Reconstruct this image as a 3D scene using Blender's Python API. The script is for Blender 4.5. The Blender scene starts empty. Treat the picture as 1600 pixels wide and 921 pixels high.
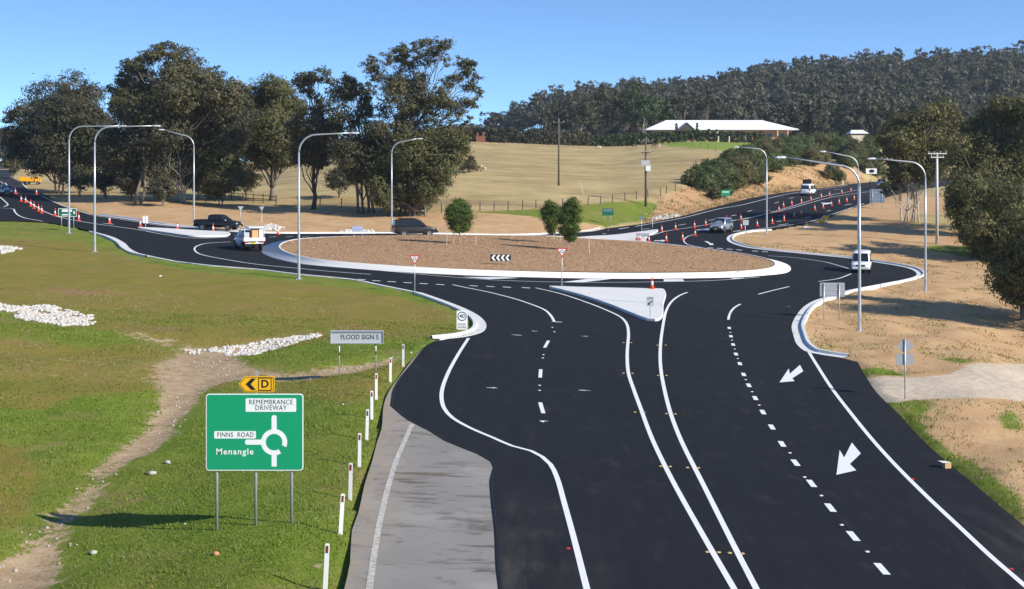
import bpy, bmesh, math, random
import numpy as np
from mathutils import Vector, Matrix, noise as mnoise
from mathutils.geometry import delaunay_2d_cdt

SC = bpy.context.scene
COL = SC.collection
R = math.radians
random.seed(7)
RNG = np.random.default_rng(11)

# ------------------------------------------------------------------ camera, sky, sun, exposure
F = 2200.0            # focal length in photo pixels (photo is 1600 wide)
CAMZ = 10.76          # camera height over the ground below it, metres
HOR = 251.0           # photo row of the horizon
cam = bpy.data.cameras.new('camera')
camo = bpy.data.objects.new('camera', cam)
COL.objects.link(camo)
camo.location = (0, 0, CAMZ)
camo.rotation_euler = (R(90), 0, 0)
cam.sensor_width = 36.0
cam.lens = F / 1600.0 * 36.0
cam.shift_y = -(460.5 - HOR) / 1600.0
cam.clip_start = 0.5
cam.clip_end = 9000
SC.camera = camo

SUN_EL = 31.0
SUN_TO = Vector((-1.0, 0.62, 0)).normalized()          # way the shadows fall
sun_from = Vector((-SUN_TO.x * math.cos(R(SUN_EL)), -SUN_TO.y * math.cos(R(SUN_EL)), math.sin(R(SUN_EL))))
world = bpy.data.worlds.new('World')
SC.world = world
world.use_nodes = True
wn = world.node_tree
bgn = wn.nodes['Background']
sky = wn.nodes.new('ShaderNodeTexSky')
sky.sky_type = 'NISHITA'
sky.sun_disc = False
sky.sun_elevation = R(SUN_EL)
sky.sun_rotation = math.atan2(sun_from.x, sun_from.y)
sky.altitude = 150
sky.air_density = 1.0
sky.dust_density = 0.25
sky.ozone_density = 2.2
tc = wn.nodes.new('ShaderNodeTexCoord'); mp = wn.nodes.new('ShaderNodeMapping')
mp.inputs['Scale'].default_value = (1, 1, 2.1); mp.inputs['Location'].default_value = (0, 0, .075)
wn.links.new(tc.outputs['Generated'], mp.inputs[0]); wn.links.new(mp.outputs[0], sky.inputs[0])
tint = wn.nodes.new('ShaderNodeMix'); tint.data_type = 'RGBA'; tint.blend_type = 'MULTIPLY'; tint.inputs[0].default_value = 1.0
tint.inputs[7].default_value = (.78, 1.02, 1.26, 1)
wn.links.new(sky.outputs[0], tint.inputs[6]); wn.links.new(tint.outputs[2], bgn.inputs[0])
bgn.inputs[1].default_value = 0.138
sl = bpy.data.lights.new('sun', 'SUN')
sl.energy = 5.0
sl.angle = R(0.53)
sl.color = (1.0, 0.94, 0.84)
slo = bpy.data.objects.new('sun', sl)
COL.objects.link(slo)
slo.rotation_euler = (-sun_from).to_track_quat('-Z', 'Y').to_euler()
slo.location = (60, -60, 60)
SC.view_settings.view_transform = 'Standard'
SC.view_settings.look = 'None'
SC.view_settings.exposure = 0.40
SC.view_settings.gamma = 1.0
SC.render.resolution_x = 1024
SC.render.resolution_y = 589

# ------------------------------------------------------------------ the lie of the land
def sst(a, b, x):
    t = np.clip((x - a) / (b - a), 0, 1)
    return t * t * (3 - 2 * t)

_yy = np.arange(0, 1200.0, 1.0)
def _prof(k, v, s=9):
    z = np.interp(_yy, k, v)
    ker = np.exp(-0.5 * (np.arange(-3 * s, 3 * s + 1) / s) ** 2); ker /= ker.sum()
    return np.convolve(np.pad(z, 3 * s, mode='edge'), ker, 'valid')
ROADZ = _prof([0, 150, 172, 183, 203, 239, 265, 300, 400, 1200], [1.0, 0.6, 1.15, 1.7, 2.7, 4.55, 5.3, 5.95, 6.2, 6.0], 5)
RISE = _prof([0, 158, 166, 191, 222, 300, 370, 400, 450, 520, 1200], [0, 0, .5, 2.2, 4.3, 7.6, 10.4, 12.6, 13.4, 12, 10], 5)
XL_Y = np.array([0, 165, 178, 203, 220, 247, 265, 275, 300, 400]); XL_X = np.array([14, 14, 15.5, 24, 32.5, 45, 54, 61, 74, 126.])
XR_Y = np.array([0, 165, 183, 190, 203, 216, 227, 260, 300, 400]); XR_X = np.array([30, 30, 33, 39, 45.7, 51.6, 58, 75, 97, 150.])
RIDGE_A = np.array([-.6, -.25, -.12, -.05, -.027, 0, .045, .09, .136, .18, .227, .27, .32, .364, .6])
RIDGE_V = np.array([236, 236, 230, 218, 204, 180, 146, 137, 138, 114, 102, 100, 94, 86, 82.])

def H(x, y):
    x = np.asarray(x, float); y = np.asarray(y, float)
    xc = np.clip(x, -115, 75); yc = np.clip(y, -100, 300)
    g = -.0415 * xc + .0102 * yc
    # embankment falling away on the near left and the near right of the road
    xs = np.interp(y, [0, 25, 40, 55, 66, 74, 400], [-4.3, -4.3, -4.3, -4.6, -5.2, -6, -6])
    g = g - (.95 * sst(1.2, 8.5, xs - x)) * (1 - sst(56, 76, y))
    xs2 = np.interp(y, [0, 37, 60, 80, 95, 400], [15.2, 15.2, 19.5, 24, 28, 30])
    g = g - 1.3 * sst(1.0, 11, x - xs2) * sst(44, 62, y) * (1 - sst(92, 112, y))
    # shallow swale with the rock lining
    g = g - .35 * np.exp(-((y - (72 + .25 * (x + 20))) / 3.5) ** 2) * sst(8, 14, -x) 
    a = x / np.maximum(y, 20)
    w = .22 * sst(-.33, -.25, a) + .78 * sst(-.22, -.03, a) + .22 * sst(.06, .14, a)
    ris = np.interp(y, _yy, RISE) * w
    n = g + ris
    # forest ridge
    zt = CAMZ + 900 * (HOR - np.interp(a, RIDGE_A, RIDGE_V)) / F - 15
    n = n + (np.maximum(zt, 8) - n) * sst(500, 900, y) 
    # cutting of the far road
    zr = np.interp(y, _yy, ROADZ)
    xl = np.interp(y, XL_Y, XL_X); xr = np.interp(y, XR_Y, XR_X)
    far = sst(152, 180, y) * (1 - sst(380, 440, y))
    dl = np.maximum(xl - 1.5 - x, 0); dr = np.maximum(x - xr - 3, 0)
    k = (1 - sst(0, 11, dl)) * (1 - sst(0, 45, dr)) * far
    return n + (zr - n) * k

_dd = np.concatenate([np.arange(12, 330, .5), np.geomspace(330, 1600, 700)])
def px(u, v, dz=0.0):
    """photo pixel -> point on the ground"""
    a = (u - 800) / F; t = (v - HOR) / F
    zr = CAMZ - t * _dd
    below = zr < H(a * _dd, _dd) + dz
    i = int(np.argmax(below)) if below.any() else len(_dd) - 1
    if i == 0: d = _dd[0]
    else:
        f = lambda d: (CAMZ - t * d) - float(H(a * d, d)) - dz
        lo, hi = _dd[i - 1], _dd[i]
        for _ in range(22):
            m = .5 * (lo + hi)
            if f(m) > 0: lo = m
            else: hi = m
        d = .5 * (lo + hi)
    return Vector((a * d, d, float(H(a * d, d))))
def hz(x, y): return float(H(x, y))
def ppm(d): return F / d                     # photo pixels per metre at distance d

# ------------------------------------------------------------------ materials
MATS = {}
class NT:
    def __init__(s, name):
        s.m = bpy.data.materials.new(name); s.m.use_nodes = True
        s.t = s.m.node_tree; s.n = s.t.nodes; s.l = s.t.links
        s.b = s.n['Principled BSDF']; s.pos = None
        MATS[name] = s.m
    def _in(s, sock, v):
        if v is None: return
        if hasattr(v, 'node') or isinstance(v, bpy.types.NodeSocket): s.l.new(v, sock)
        else:
            if hasattr(sock.default_value, '__len__') and not hasattr(v, '__len__'): v = (v, v, v, 1)
            elif hasattr(v, '__len__') and len(v) == 3 and len(sock.default_value) == 4: v = (*v, 1)
            sock.default_value = v
    def P(s):
        if s.pos is None: s.pos = s.n.new('ShaderNodeNewGeometry').outputs['Position']
        return s.pos
    def O(s): return s.n.new('ShaderNodeTexCoord').outputs['Object']
    def map(s, vec, scale=(1, 1, 1), rot=(0, 0, 0)):
        m = s.n.new('ShaderNodeMapping'); s.l.new(vec, m.inputs[0]); m.inputs['Scale'].default_value = scale; m.inputs['Rotation'].default_value = rot
        return m.outputs[0]
    def noise(s, scale, detail=4, rough=.55, vec=None, dist=0):
        m = s.n.new('ShaderNodeTexNoise'); s.l.new(vec if vec is not None else s.P(), m.inputs['Vector'])
        m.inputs['Scale'].default_value = scale; m.inputs['Detail'].default_value = detail; m.inputs['Roughness'].default_value = rough; m.inputs['Distortion'].default_value = dist
        return m.outputs['Fac']
    def vor(s, scale, vec=None, out='Distance'):
        m = s.n.new('ShaderNodeTexVoronoi'); s.l.new(vec if vec is not None else s.P(), m.inputs['Vector']); m.inputs['Scale'].default_value = scale
        return m.outputs[out]
    def math(s, op, a, b=None, c=None):
        m = s.n.new('ShaderNodeMath'); m.operation = op
        s._in(m.inputs[0], a); s._in(m.inputs[1], b)
        if c is not None: s._in(m.inputs[2], c)
        return m.outputs[0]
    def ss(s, x, a, b, lo=0., hi=1.):
        m = s.n.new('ShaderNodeMapRange'); m.interpolation_type = 'SMOOTHSTEP'
        s._in(m.inputs[0], x); m.inputs[1].default_value = a; m.inputs[2].default_value = b; m.inputs[3].default_value = lo; m.inputs[4].default_value = hi
        return m.outputs[0]
    def mix(s, f, a, b):
        m = s.n.new('ShaderNodeMix'); m.data_type = 'RGBA'
        s._in(m.inputs[0], f); s._in(m.inputs[6], a); s._in(m.inputs[7], b)
        return m.outputs[2]
    def mul(s, c, f):
        m = s.n.new('ShaderNodeMix'); m.data_type = 'RGBA'; m.blend_type = 'MULTIPLY'; m.inputs[0].default_value = 1
        s._in(m.inputs[6], c); s._in(m.inputs[7], f)
        return m.outputs[2]
    def attr(s, name, out='Fac'):
        m = s.n.new('ShaderNodeAttribute'); m.attribute_name = name
        return m.outputs[out]
    def sep(s, c):
        m = s.n.new('ShaderNodeSeparateColor'); s.l.new(c, m.inputs[0]); return m.outputs
    def bump(s, h, strength=.3, dist=.05):
        m = s.n.new('ShaderNodeBump'); s.l.new(h, m.inputs['Height']); m.inputs['Strength'].default_value = strength; m.inputs['Distance'].default_value = dist
        s.l.new(m.outputs[0], s.b.inputs['Normal'])
    def done(s, col, rough=.8, spec=.3, metal=0.):
        s._in(s.b.inputs['Base Color'], col); s._in(s.b.inputs['Roughness'], rough)
        s.b.inputs['Specular IOR Level'].default_value = spec; s.b.inputs['Metallic'].default_value = metal
        return s.m

def simple(name, col, rough=.6, spec=.4, metal=0., var=.12, scale=6., dirt=0.):
    t = NT(name)
    n = t.noise(scale, 4, .6, t.O())
    c = t.mix(n, tuple(k * (1 - var) for k in col), tuple(min(1, k * (1 + var)) for k in col))
    if dirt:
        n2 = t.noise(scale * .35, 5, .65, t.O())
        c = t.mix(t.math('MULTIPLY', t.ss(n2, .5, .75), dirt), c, (.16, .13, .10))
    return t.done(c, rough, spec, metal)

simple('galv', (.50, .52, .54), .42, .5, .55, .12, 3, .15)
simple('alu_back', (.36, .38, .40), .5, .5, .35, .08, 2, .2)
simple('white_panel', (.80, .80, .78), .45, .4, 0, .03, 2, .06)
simple('grey_panel', (.46, .48, .49), .5, .4, 0, .05, 2, .15)
simple('black_paint', (.012, .012, .013), .5, .4)
simple('red_paint', (.55, .03, .03), .45, .4)
simple('sign_green', (.006, .30, .135), .42, .4, 0, .05, 1.5, .03)
simple('sign_green_dark', (.008, .13, .075), .45, .4, 0, .08, 1.5, .1)
simple('sign_yellow', (.85, .45, .01), .42, .4, 0, .04, 2)
simple('blue_panel', (.16, .21, .30), .5, .4, .2, .08, 2, .1)
simple('post_white', (.78, .78, .76), .55, .4, 0, .06, 5, .18)
simple('dark_red', (.20, .03, .03), .35, .5)
simple('cone_orange', (.85, .085, .03), .5, .4, 0, .1, 5, .06)
simple('cone_white', (.8, .78, .76), .5, .4)
simple('rubber', (.015, .015, .016), .75, .3)
simple('rim', (.35, .35, .36), .35, .5, .7)
simple('glass_dark', (.012, .016, .02), .06, .6, 0, .05)
simple('chrome_grey', (.25, .25, .26), .35, .5, .6)
simple('plastic_black', (.02, .02, .021), .6, .4)
simple('lamp_red', (.45, .015, .012), .25, .5)
simple('lamp_clear', (.7, .72, .75), .15, .6, .2)
simple('paint_white', (.78, .78, .77), .3, .5, 0, .02, 2, .06)
simple('paint_black', (.010, .011, .014), .18, .6, 0, .05, 2)
simple('paint_brown', (.030, .026, .025), .2, .6, .2, .05, 2)
simple('paint_silver', (.42, .44, .47), .28, .5, .6, .03, 2)
simple('paint_blue', (.22, .28, .36), .28, .5, .4, .03, 2)
simple('paint_yellow', (.80, .38, .01), .4, .4, 0, .06, 2, .1)
simple('plate_yellow', (.75, .6, .05), .4)
simple('plywood', (.62, .36, .18), .7, .2, 0, .15, 4)
simple('cardboard', (.58, .36, .18), .8, .2, 0, .1, 4)
simple('box_top', (.75, .72, .66), .8, .2, 0, .1, 4)
simple('timber_dark', (.085, .07, .058), .85, .2, 0, .3, 5)
simple('timber_pole', (.13, .105, .085), .85, .2, 0, .25, 3)
simple('pole_pale', (.62, .60, .57), .7, .3, 0, .08, 2, .1)
simple('wire', (.20, .19, .18), .6, .4, .5)
simple('stake', (.62, .56, .46), .8, .2, 0, .15, 6)
simple('roof_white', (.80, .81, .82), .45, .4, 0, .02, .4)
simple('brick_wall', (.50, .24, .13), .85, .2, 0, .15, 1.5)
simple('brick_old', (.22, .095, .06), .9, .2, 0, .2, 1.5)
simple('wall_cream', (.62, .55, .44), .8, .2, 0, .06, 1)
simple('wool', (.60, .47, .33), .9, .1, 0, .15, 6)
simple('hide_dark', (.13, .085, .055), .9, .1, 0, .2, 6)
simple('skin', (.50, .30, .21), .6, .3)
simple('cloth_navy', (.02, .025, .045), .85, .2)
simple('hivis_yellow', (.75, .85, .03), .7, .2)
simple('hivis_orange', (.85, .22, .03), .7, .2)
simple('bark_grey', (.21, .18, .15), .9, .2, 0, .4, 2.2)
simple('bark_pale', (.52, .47, .41), .85, .2, 0, .3, 1.6)
simple('bark_dark', (.075, .06, .05), .9, .2, 0, .4, 3)
simple('rock_white', (.52, .49, .44), .85, .2, 0, .3, 1.5)
simple('rock_grey', (.42, .39, .35), .9, .2, 0, .3, 3)
simple('marker_yellow', (.55, .42, .14), .5)
simple('marker_red', (.6, .02, .02), .4)
simple('marker_white', (.75, .75, .75), .4)
simple('banner', (.40, .46, .58), .5, .3, 0, .06, 1)

def leafmat(name, dark, mid, lite, trans=.25):
    t = NT(name)
    k = t.attr('tone')
    n = t.noise(.35, 3, .5)
    f = t.math('ADD', t.math('MULTIPLY', k, .7), t.math('MULTIPLY', n, .3))
    c = t.mix(t.ss(f, .45, .95), t.mix(t.ss(f, .1, .5), dark, mid), lite)
    t.done(c, .55, .3)
    tr = t.n.new('ShaderNodeBsdfTranslucent'); t.l.new(t.mul(c, (1.3, 1.35, .7)), tr.inputs[0])
    mx = t.n.new('ShaderNodeMixShader'); mx.inputs[0].default_value = trans
    t.l.new(t.b.outputs[0], mx.inputs[1]); t.l.new(tr.outputs[0], mx.inputs[2])
    t.l.new(mx.outputs[0], t.n['Material Output'].inputs[0])
    return t.m
leafmat('leaf_gum', (.046, .050, .027), (.092, .090, .042), (.158, .124, .062))
leafmat('leaf_gum_dark', (.034, .039, .025), (.070, .071, .037), (.122, .100, .054))
leafmat('leaf_gum_green', (.056, .062, .024), (.105, .108, .037), (.165, .14, .055))
leafmat('leaf_right', (.058, .062, .024), (.12, .115, .042), (.22, .175, .065))
leafmat('leaf_shrub', (.048, .066, .024), (.088, .115, .036), (.155, .165, .055))
leafmat('leaf_young', (.035, .055, .012), (.075, .12, .018), (.17, .20, .03), .35)
leafmat('leaf_hedge', (.025, .038, .016), (.045, .075, .022), (.08, .11, .03))
leafmat('leaf_far', (.054, .058, .036), (.086, .085, .053), (.130, .112, .072), .2)
leafmat('grass_blade', (.105, .165, .018), (.155, .215, .026), (.22, .25, .05), .3)
leafmat('grass_dry', (.15, .11, .045), (.28, .21, .09), (.42, .33, .16), .2)

# asphalt, old and new
t = NT('asphalt_new')
big = t.noise(.09, 5, .6, t.map(t.P(), (1, .35, 1))); agg = t.noise(26, 3, .7); med = t.noise(1.3, 4, .6, t.map(t.P(), (1.6, .5, 1)))
c = t.mix(big, (.0118, .0126, .0150), (.0185, .0192, .0212))
long = t.noise(1.0, 4, .65, t.map(t.P(), (2.6, .05, 1), (0, 0, .12))); c = t.mul(c, t.mix(long, (.78, .78, .78), (1.25, 1.24, 1.22)))
c = t.mix(t.math('MULTIPLY', t.ss(t.noise(.22, 6, .7), .55, .75), .35), c, (.034, .032, .031))
c = t.mix(t.math('MULTIPLY', t.ss(med, .52, .8), .5), c, (.045, .043, .042))
c = t.mul(c, t.mix(agg, (.62, .62, .62), (1.35, 1.35, 1.35)))
dz = t.attr('dust')
c = t.mix(t.math('MULTIPLY', dz, t.ss(t.noise(.8, 5, .65, t.map(t.P(), (2.2, .35, 1))), .35, .7)), c, (.085, .077, .070))
wear = t.attr('wear')
c = t.mix(t.math('MULTIPLY', wear, t.ss(t.noise(.5, 4, .6, t.map(t.P(), (1, .3, 1))), .25, .75, .25, .8)), c, (.042, .042, .043))
t.bump(agg, .3, .01); t.done(c, .86, .12)
t = NT('asphalt_old')
big = t.noise(.35, 5, .6); agg = t.noise(30, 3, .7); st = t.noise(.55, 5, .65, t.map(t.P(), (.5, 2.2, 1), (0, 0, .25)))
c = t.mix(big, (.20, .19, .172), (.30, .285, .26))
c = t.mix(t.ss(st, .55, .7), c, (.115, .085, .06)); c = t.mix(t.ss(t.noise(.8, 5, .7), .56, .72), c, (.15, .13, .11)); c = t.mix(t.math('MULTIPLY', t.ss(t.noise(1.0, 5, .7, t.map(t.P(), (.45, 1.5, 1), (0, 0, .4))), .54, .66), .8), c, (.10, .088, .078)); c = t.mix(t.ss(t.noise(.23, 4, .6), .5, .7), c, (.33, .31, .275))
c = t.mix(t.math('MULTIPLY', t.attr('dust'), t.ss(t.noise(2.5, 4, .6, t.map(t.P(), (1.5, .4, 1))), .25, .65)), c, (.34, .27, .19))
c = t.mul(c, t.mix(agg, (.72, .72, .72), (1.22, 1.22, 1.22)))
t.bump(agg, .4, .012); t.done(c, .88, .2)
t = NT('bitumen_edge')
t.done(t.mix(t.noise(5), (.008, .008, .009), (.02, .02, .02)), .7, .3)
t = NT('concrete')
n = t.noise(.6, 5, .6); n2 = t.noise(9, 4, .6)
c = t.mix(n, (.60, .59, .56), (.74, .73, .70)); c = t.mul(c, t.mix(n2, (.88, .88, .87), (1.06, 1.06, 1.06)))
c = t.mix(t.math('MULTIPLY', t.ss(t.noise(1.7, 5, .7), .58, .8), .35), c, (.30, .26, .21))
t.bump(n2, .15, .01); t.done(c, .85, .25)
t = NT('line_paint')
n = t.noise(14, 4, .65); n2 = t.noise(.7, 4, .6)
c = t.mix(t.ss(n, .62, .78), (.80, .80, .79), (.50, .50, .49)); c = t.mul(c, t.mix(n2, (.86, .86, .85), (1, 1, 1)))
t.done(c, .6, .3)
t = NT('line_paint_old')
n = t.noise(7, 5, .7)
t.done(t.mix(t.ss(n, .3, .6), (.27, .24, .20), (.52, .50, .45)), .8, .2)
t = NT('mulch')
n = t.noise(.35, 4, .6); v = t.vor(7, None, 'Color'); n2 = t.noise(12, 4, .7)
c = t.mix(n, (.35, .215, .118), (.46, .30, .175)); c = t.mul(c, t.mix(n2, (.7, .68, .66), (1.3, 1.28, 1.27)))
t.bump(n2, .8, .05); t.done(c, .95, .1)
t = NT('bark_chip')
k = t.attr('tone'); t.done(t.mix(t.ss(k, .75, 1), t.mix(k, (.28, .175, .095), (.44, .29, .17)), (.58, .44, .30)), .9, .1)

# ground: one sheet, zones of ground cover as vertex weights, broken up with noise
t = NT('ground_cover')
za = t.sep(t.attr('zone_a', 'Color')); zb = t.sep(t.attr('zone_b', 'Color')); zc = t.sep(t.attr('zone_c', 'Color'))
n0 = t.noise(.08, 4, .6); n1 = t.noise(.45, 5, .6); n2 = t.noise(2.2, 5, .65); n3 = t.noise(11, 4, .7); n4 = t.noise(38, 3, .7)
jit = t.math('ADD', t.math('MULTIPLY', n1, .55), t.math('MULTIPLY', n2, .45))
def zone(w, soft=.16, amp=.9):
    return t.ss(t.math('ADD', w, t.math('MULTIPLY', t.math('SUBTRACT', jit, .5), amp)), .5 - soft, .5 + soft)
grass = t.mix(t.ss(n1, .3, .7), (.12, .18, .018), (.175, .235, .028))
grass = t.mix(t.ss(n2, .48, .75), grass, (.25, .25, .065))
grass = t.mix(t.math('MULTIPLY', t.ss(n0, .40, .62), .5), grass, (.21, .18, .045)); grass = t.mix(t.math('MULTIPLY', t.ss(t.noise(.3, 5, .65), .56, .68), .7), grass, (.27, .20, .085))
olive = t.mix(t.ss(n1, .3, .7), (.195, .18, .03), (.25, .185, .05))
olive = t.mix(t.ss(n2, .5, .8), olive, (.17, .19, .03))
olive = t.mix(t.ss(t.noise(.17, 4, .6), .55, .72), olive, (.27, .17, .08))
straw = t.mix(t.ss(n0, .3, .7), (.37, .27, .125), (.50, .385, .185))
straw = t.mix(t.ss(t.noise(.05, 5, .6, t.map(t.P(), (.35, 1.6, 1))), .5, .68), straw, (.30, .215, .11))
straw = t.mix(t.math('MULTIPLY', t.ss(t.noise(.11, 4, .6, t.map(t.P(), (.4, 1.4, 1))), .52, .75), .55), straw, (.20, .19, .06))
dirt = t.mix(t.ss(n1, .25, .75), (.47, .285, .14), (.58, .385, .205))
dirt = t.mix(t.ss(n2, .55, .8), dirt, (.40, .26, .14))
dirt = t.mix(t.math('MULTIPLY', t.ss(t.noise(.9, 6, .7), .58, .7), .6), dirt, (.19, .17, .06))
path = t.mix(t.ss(n2, .3, .7), (.35, .24, .14), (.50, .37, .235)); path = t.mix(t.ss(n3, .5, .75), path, (.22, .155, .095)); path = t.mix(t.ss(t.noise(1.1, 6, .75), .55, .68), path, (.17, .15, .04))
gravel = t.mix(t.ss(n2, .3, .7), (.52, .42, .30), (.66, .55, .42)); gravel = t.mul(gravel, t.mix(n4, (.8, .8, .8), (1.15, 1.15, 1.15)))
lawn = t.mix(n1, (.17, .25, .035), (.24, .30, .06))
floor = t.mix(n1, (.05, .045, .03), (.09, .075, .05))
bank = t.mix(t.ss(n1, .35, .65), (.42, .22, .11), (.52, .33, .17)); bank = t.mix(t.ss(n2, .45, .7), bank, (.34, .27, .13))
c = grass
c = t.mix(zone(za[0], .22), c, olive)
c = t.mix(zone(za[1], .2, .7), c, straw)
c = t.mix(zone(za[2], .12), c, dirt)
c = t.mix(t.ss(t.math('ADD', zb[0], t.math('MULTIPLY', t.math('SUBTRACT', t.math('ADD', t.math('MULTIPLY', n2, .55), t.math('MULTIPLY', t.noise(5.5, 4, .7), .45)), .5), 2.0)), .42, .62), c, path)
c = t.mix(zone(zb[1], .1, .6), c, gravel)
c = t.mix(zone(zb[2], .2, .5), c, lawn)
c = t.mix(zone(zc[0], .2, .5), c, floor)
c = t.mix(zone(zc[1], .16, 1.0), c, bank)
c = t.mul(c, t.mix(n3, (.66, .66, .66), (1.3, 1.3, 1.3)))
c = t.mul(c, t.mix(n4, (.78, .78, .78), (1.2, 1.2, 1.2)))
hgt = t.math('ADD', t.math('MULTIPLY', n2, .5), t.math('ADD', t.math('MULTIPLY', n3, .35), t.math('MULTIPLY', n4, .15)))
t.bump(hgt, .7, .16); t.done(c, .95, .1)

# ------------------------------------------------------------------ builders
def setp(o, label=None, cat=None, group=None, kind=None):
    if label: o['label'] = label
    if cat: o['category'] = cat
    if group: o['group'] = group
    if kind: o['kind'] = kind
    return o
def link(name, me, m=None, parent=None):
    o = bpy.data.objects.new(name, me); COL.objects.link(o)
    if m is not None and not me.materials: me.materials.append(MATS[m] if isinstance(m, str) else m)
    if parent is not None: o.parent = parent
    return o
def thing(name, label, cat, loc=(0, 0, 0), rz=0., group=None):
    o = bpy.data.objects.new(name, None); COL.objects.link(o)
    o.empty_display_size = .3
    o.location = loc; o.rotation_euler = (0, 0, rz)
    return setp(o, label, cat, group)
def copy_tree(o, parent=None):
    c = o.copy(); COL.objects.link(c); c.parent = parent
    for ch in o.children: copy_tree(ch, c)
    return c
class MB:
    def __init__(s): s.v = []; s.f = []
    def add(s, vs, fs):
        k = len(s.v); s.v += [tuple(p) for p in vs]; s.f += [tuple(i + k for i in f) for f in fs]; return s
    def box(s, c, d, rz=0., rx=0., ry=0.):
        M = Matrix.Translation(c) @ Matrix.Rotation(rz, 4, 'Z') @ Matrix.Rotation(ry, 4, 'Y') @ Matrix.Rotation(rx, 4, 'X')
        q = [M @ Vector((d[0] / 2 * i, d[1] / 2 * j, d[2] / 2 * k)) for i in (-1, 1) for j in (-1, 1) for k in (-1, 1)]
        return s.add(q, [(0, 1, 3, 2), (4, 6, 7, 5), (0, 4, 5, 1), (2, 3, 7, 6), (0, 2, 6, 4), (1, 5, 7, 3)])
    def tube(s, pts, rad, n=8, cap=True):
        pts = [Vector(p) for p in pts]
        if not hasattr(rad, '__len__'): rad = [rad] * len(pts)
        rings = []; ref = None
        for i, p in enumerate(pts):
            d = (pts[min(i + 1, len(pts) - 1)] - pts[max(i - 1, 0)]).normalized()
            if ref is None: ref = Vector((1, 0, 0)) if abs(d.x) < .9 else Vector((0, 1, 0))
            a = d.cross(ref).normalized(); b = d.cross(a).normalized(); ref = -b if False else a.cross(d)
            rings.append([p + (a * math.cos(2 * math.pi * j / n) + b * math.sin(2 * math.pi * j / n)) * rad[i] for j in range(n)])
        vs = [p for r in rings for p in r]; fs = []
        for i in range(len(rings) - 1):
            for j in range(n):
                k = (j + 1) % n; fs.append((i * n + j, i * n + k, (i + 1) * n + k, (i + 1) * n + j))
        if cap: fs += [tuple(range(n))[::-1], tuple(range((len(rings) - 1) * n, len(rings) * n))]
        return s.add(vs, fs)
    def prism(s, poly, y0, y1):
        """polygon in x,z extruded along y"""
        n = len(poly)
        vs = [(p[0], y0, p[1]) for p in poly] + [(p[0], y1, p[1]) for p in poly]
        fs = [tuple(range(n)), tuple(range(n, 2 * n))[::-1]] + [(i, i + n, (i + 1) % n + n, (i + 1) % n) for i in range(n)]
        return s.add(vs, fs)
    def mesh(s, name, smooth=False, bevel=0):
        me = bpy.data.meshes.new(name); me.from_pydata(s.v, [], s.f)
        bm = bmesh.new(); bm.from_mesh(me)
        bmesh.ops.recalc_face_normals(bm, faces=bm.faces)
        if bevel: bmesh.ops.bevel(bm, geom=[e for e in bm.edges if e.calc_face_angle(0) > .5], offset=bevel, segments=2, affect='EDGES', profile=.6)
        bm.to_mesh(me); bm.free()
        if smooth: me.polygons.foreach_set('use_smooth', [True] * len(me.polygons))
        me.update(); return me
    def build(s, name, m, parent=None, smooth=False, bevel=0): return link(name, s.mesh(name, smooth, bevel), m, parent)

def npmesh(name, V, Fq, tone=None, smooth=False):
    """fast mesh from arrays; every face has the same vertex count"""
    me = bpy.data.meshes.new(name); V = np.asarray(V, np.float32); Fq = np.asarray(Fq, np.int32); k = Fq.shape[1]
    me.vertices.add(len(V)); me.vertices.foreach_set('co', V.ravel())
    me.loops.add(Fq.size); me.loops.foreach_set('vertex_index', Fq.ravel())
    me.polygons.add(len(Fq)); me.polygons.foreach_set('loop_start', np.arange(0, Fq.size, k, dtype=np.int32))
    if smooth: me.polygons.foreach_set('use_smooth', np.ones(len(Fq), bool))
    me.update(calc_edges=True)
    if tone is not None:
        a = me.attributes.new('tone', 'FLOAT', 'FACE'); a.data.foreach_set('value', np.asarray(tone, np.float32))
    return me

def catmull(pts, step=.8, closed=False):
    P = [np.array(p[:2], float) for p in pts]; n = len(P); out = []
    rng = range(n) if closed else range(n - 1)
    for i in rng:
        p1, p2 = P[i], P[(i + 1) % n]
        p0 = P[(i - 1) % n] if closed or i > 0 else 2 * p1 - p2
        p3 = P[(i + 2) % n] if closed or i < n - 2 else 2 * p2 - p1
        L = np.linalg.norm(p2 - p1); m = max(1, int(L / step))
        # centripetal to avoid loops where points are unevenly spaced
        t0 = 0; t1 = t0 + max(1e-6, np.linalg.norm(p1 - p0) ** .5); t2 = t1 + max(1e-6, L ** .5); t3 = t2 + max(1e-6, np.linalg.norm(p3 - p2) ** .5)
        for q in range(m):
            t = t1 + (t2 - t1) * q / m
            A1 = (t1 - t) / (t1 - t0) * p0 + (t - t0) / (t1 - t0) * p1; A2 = (t2 - t) / (t2 - t1) * p1 + (t - t1) / (t2 - t1) * p2; A3 = (t3 - t) / (t3 - t2) * p2 + (t - t2) / (t3 - t2) * p3
            B1 = (t2 - t) / (t2 - t0) * A1 + (t - t0) / (t2 - t0) * A2; B2 = (t3 - t) / (t3 - t1) * A2 + (t - t1) / (t3 - t1) * A3
            out.append((t2 - t) / (t2 - t1) * B1 + (t - t1) / (t2 - t1) * B2)
    if not closed: out.append(P[-1])
    return np.array(out)
def wpts(pxs): return [tuple(px(u, v))[:2] for u, v in pxs]
def inpoly(x, y, poly):
    x = np.asarray(x); y = np.asarray(y); r = np.zeros(x.shape, bool); n = len(poly)
    for i in range(n):
        x1, y1 = poly[i]; x2, y2 = poly[(i + 1) % n]
        if y1 == y2: continue
        c = ((y1 > y) != (y2 > y)) & (x < (x2 - x1) * (y - y1) / (y2 - y1) + x1)
        r ^= c
    return r
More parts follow.
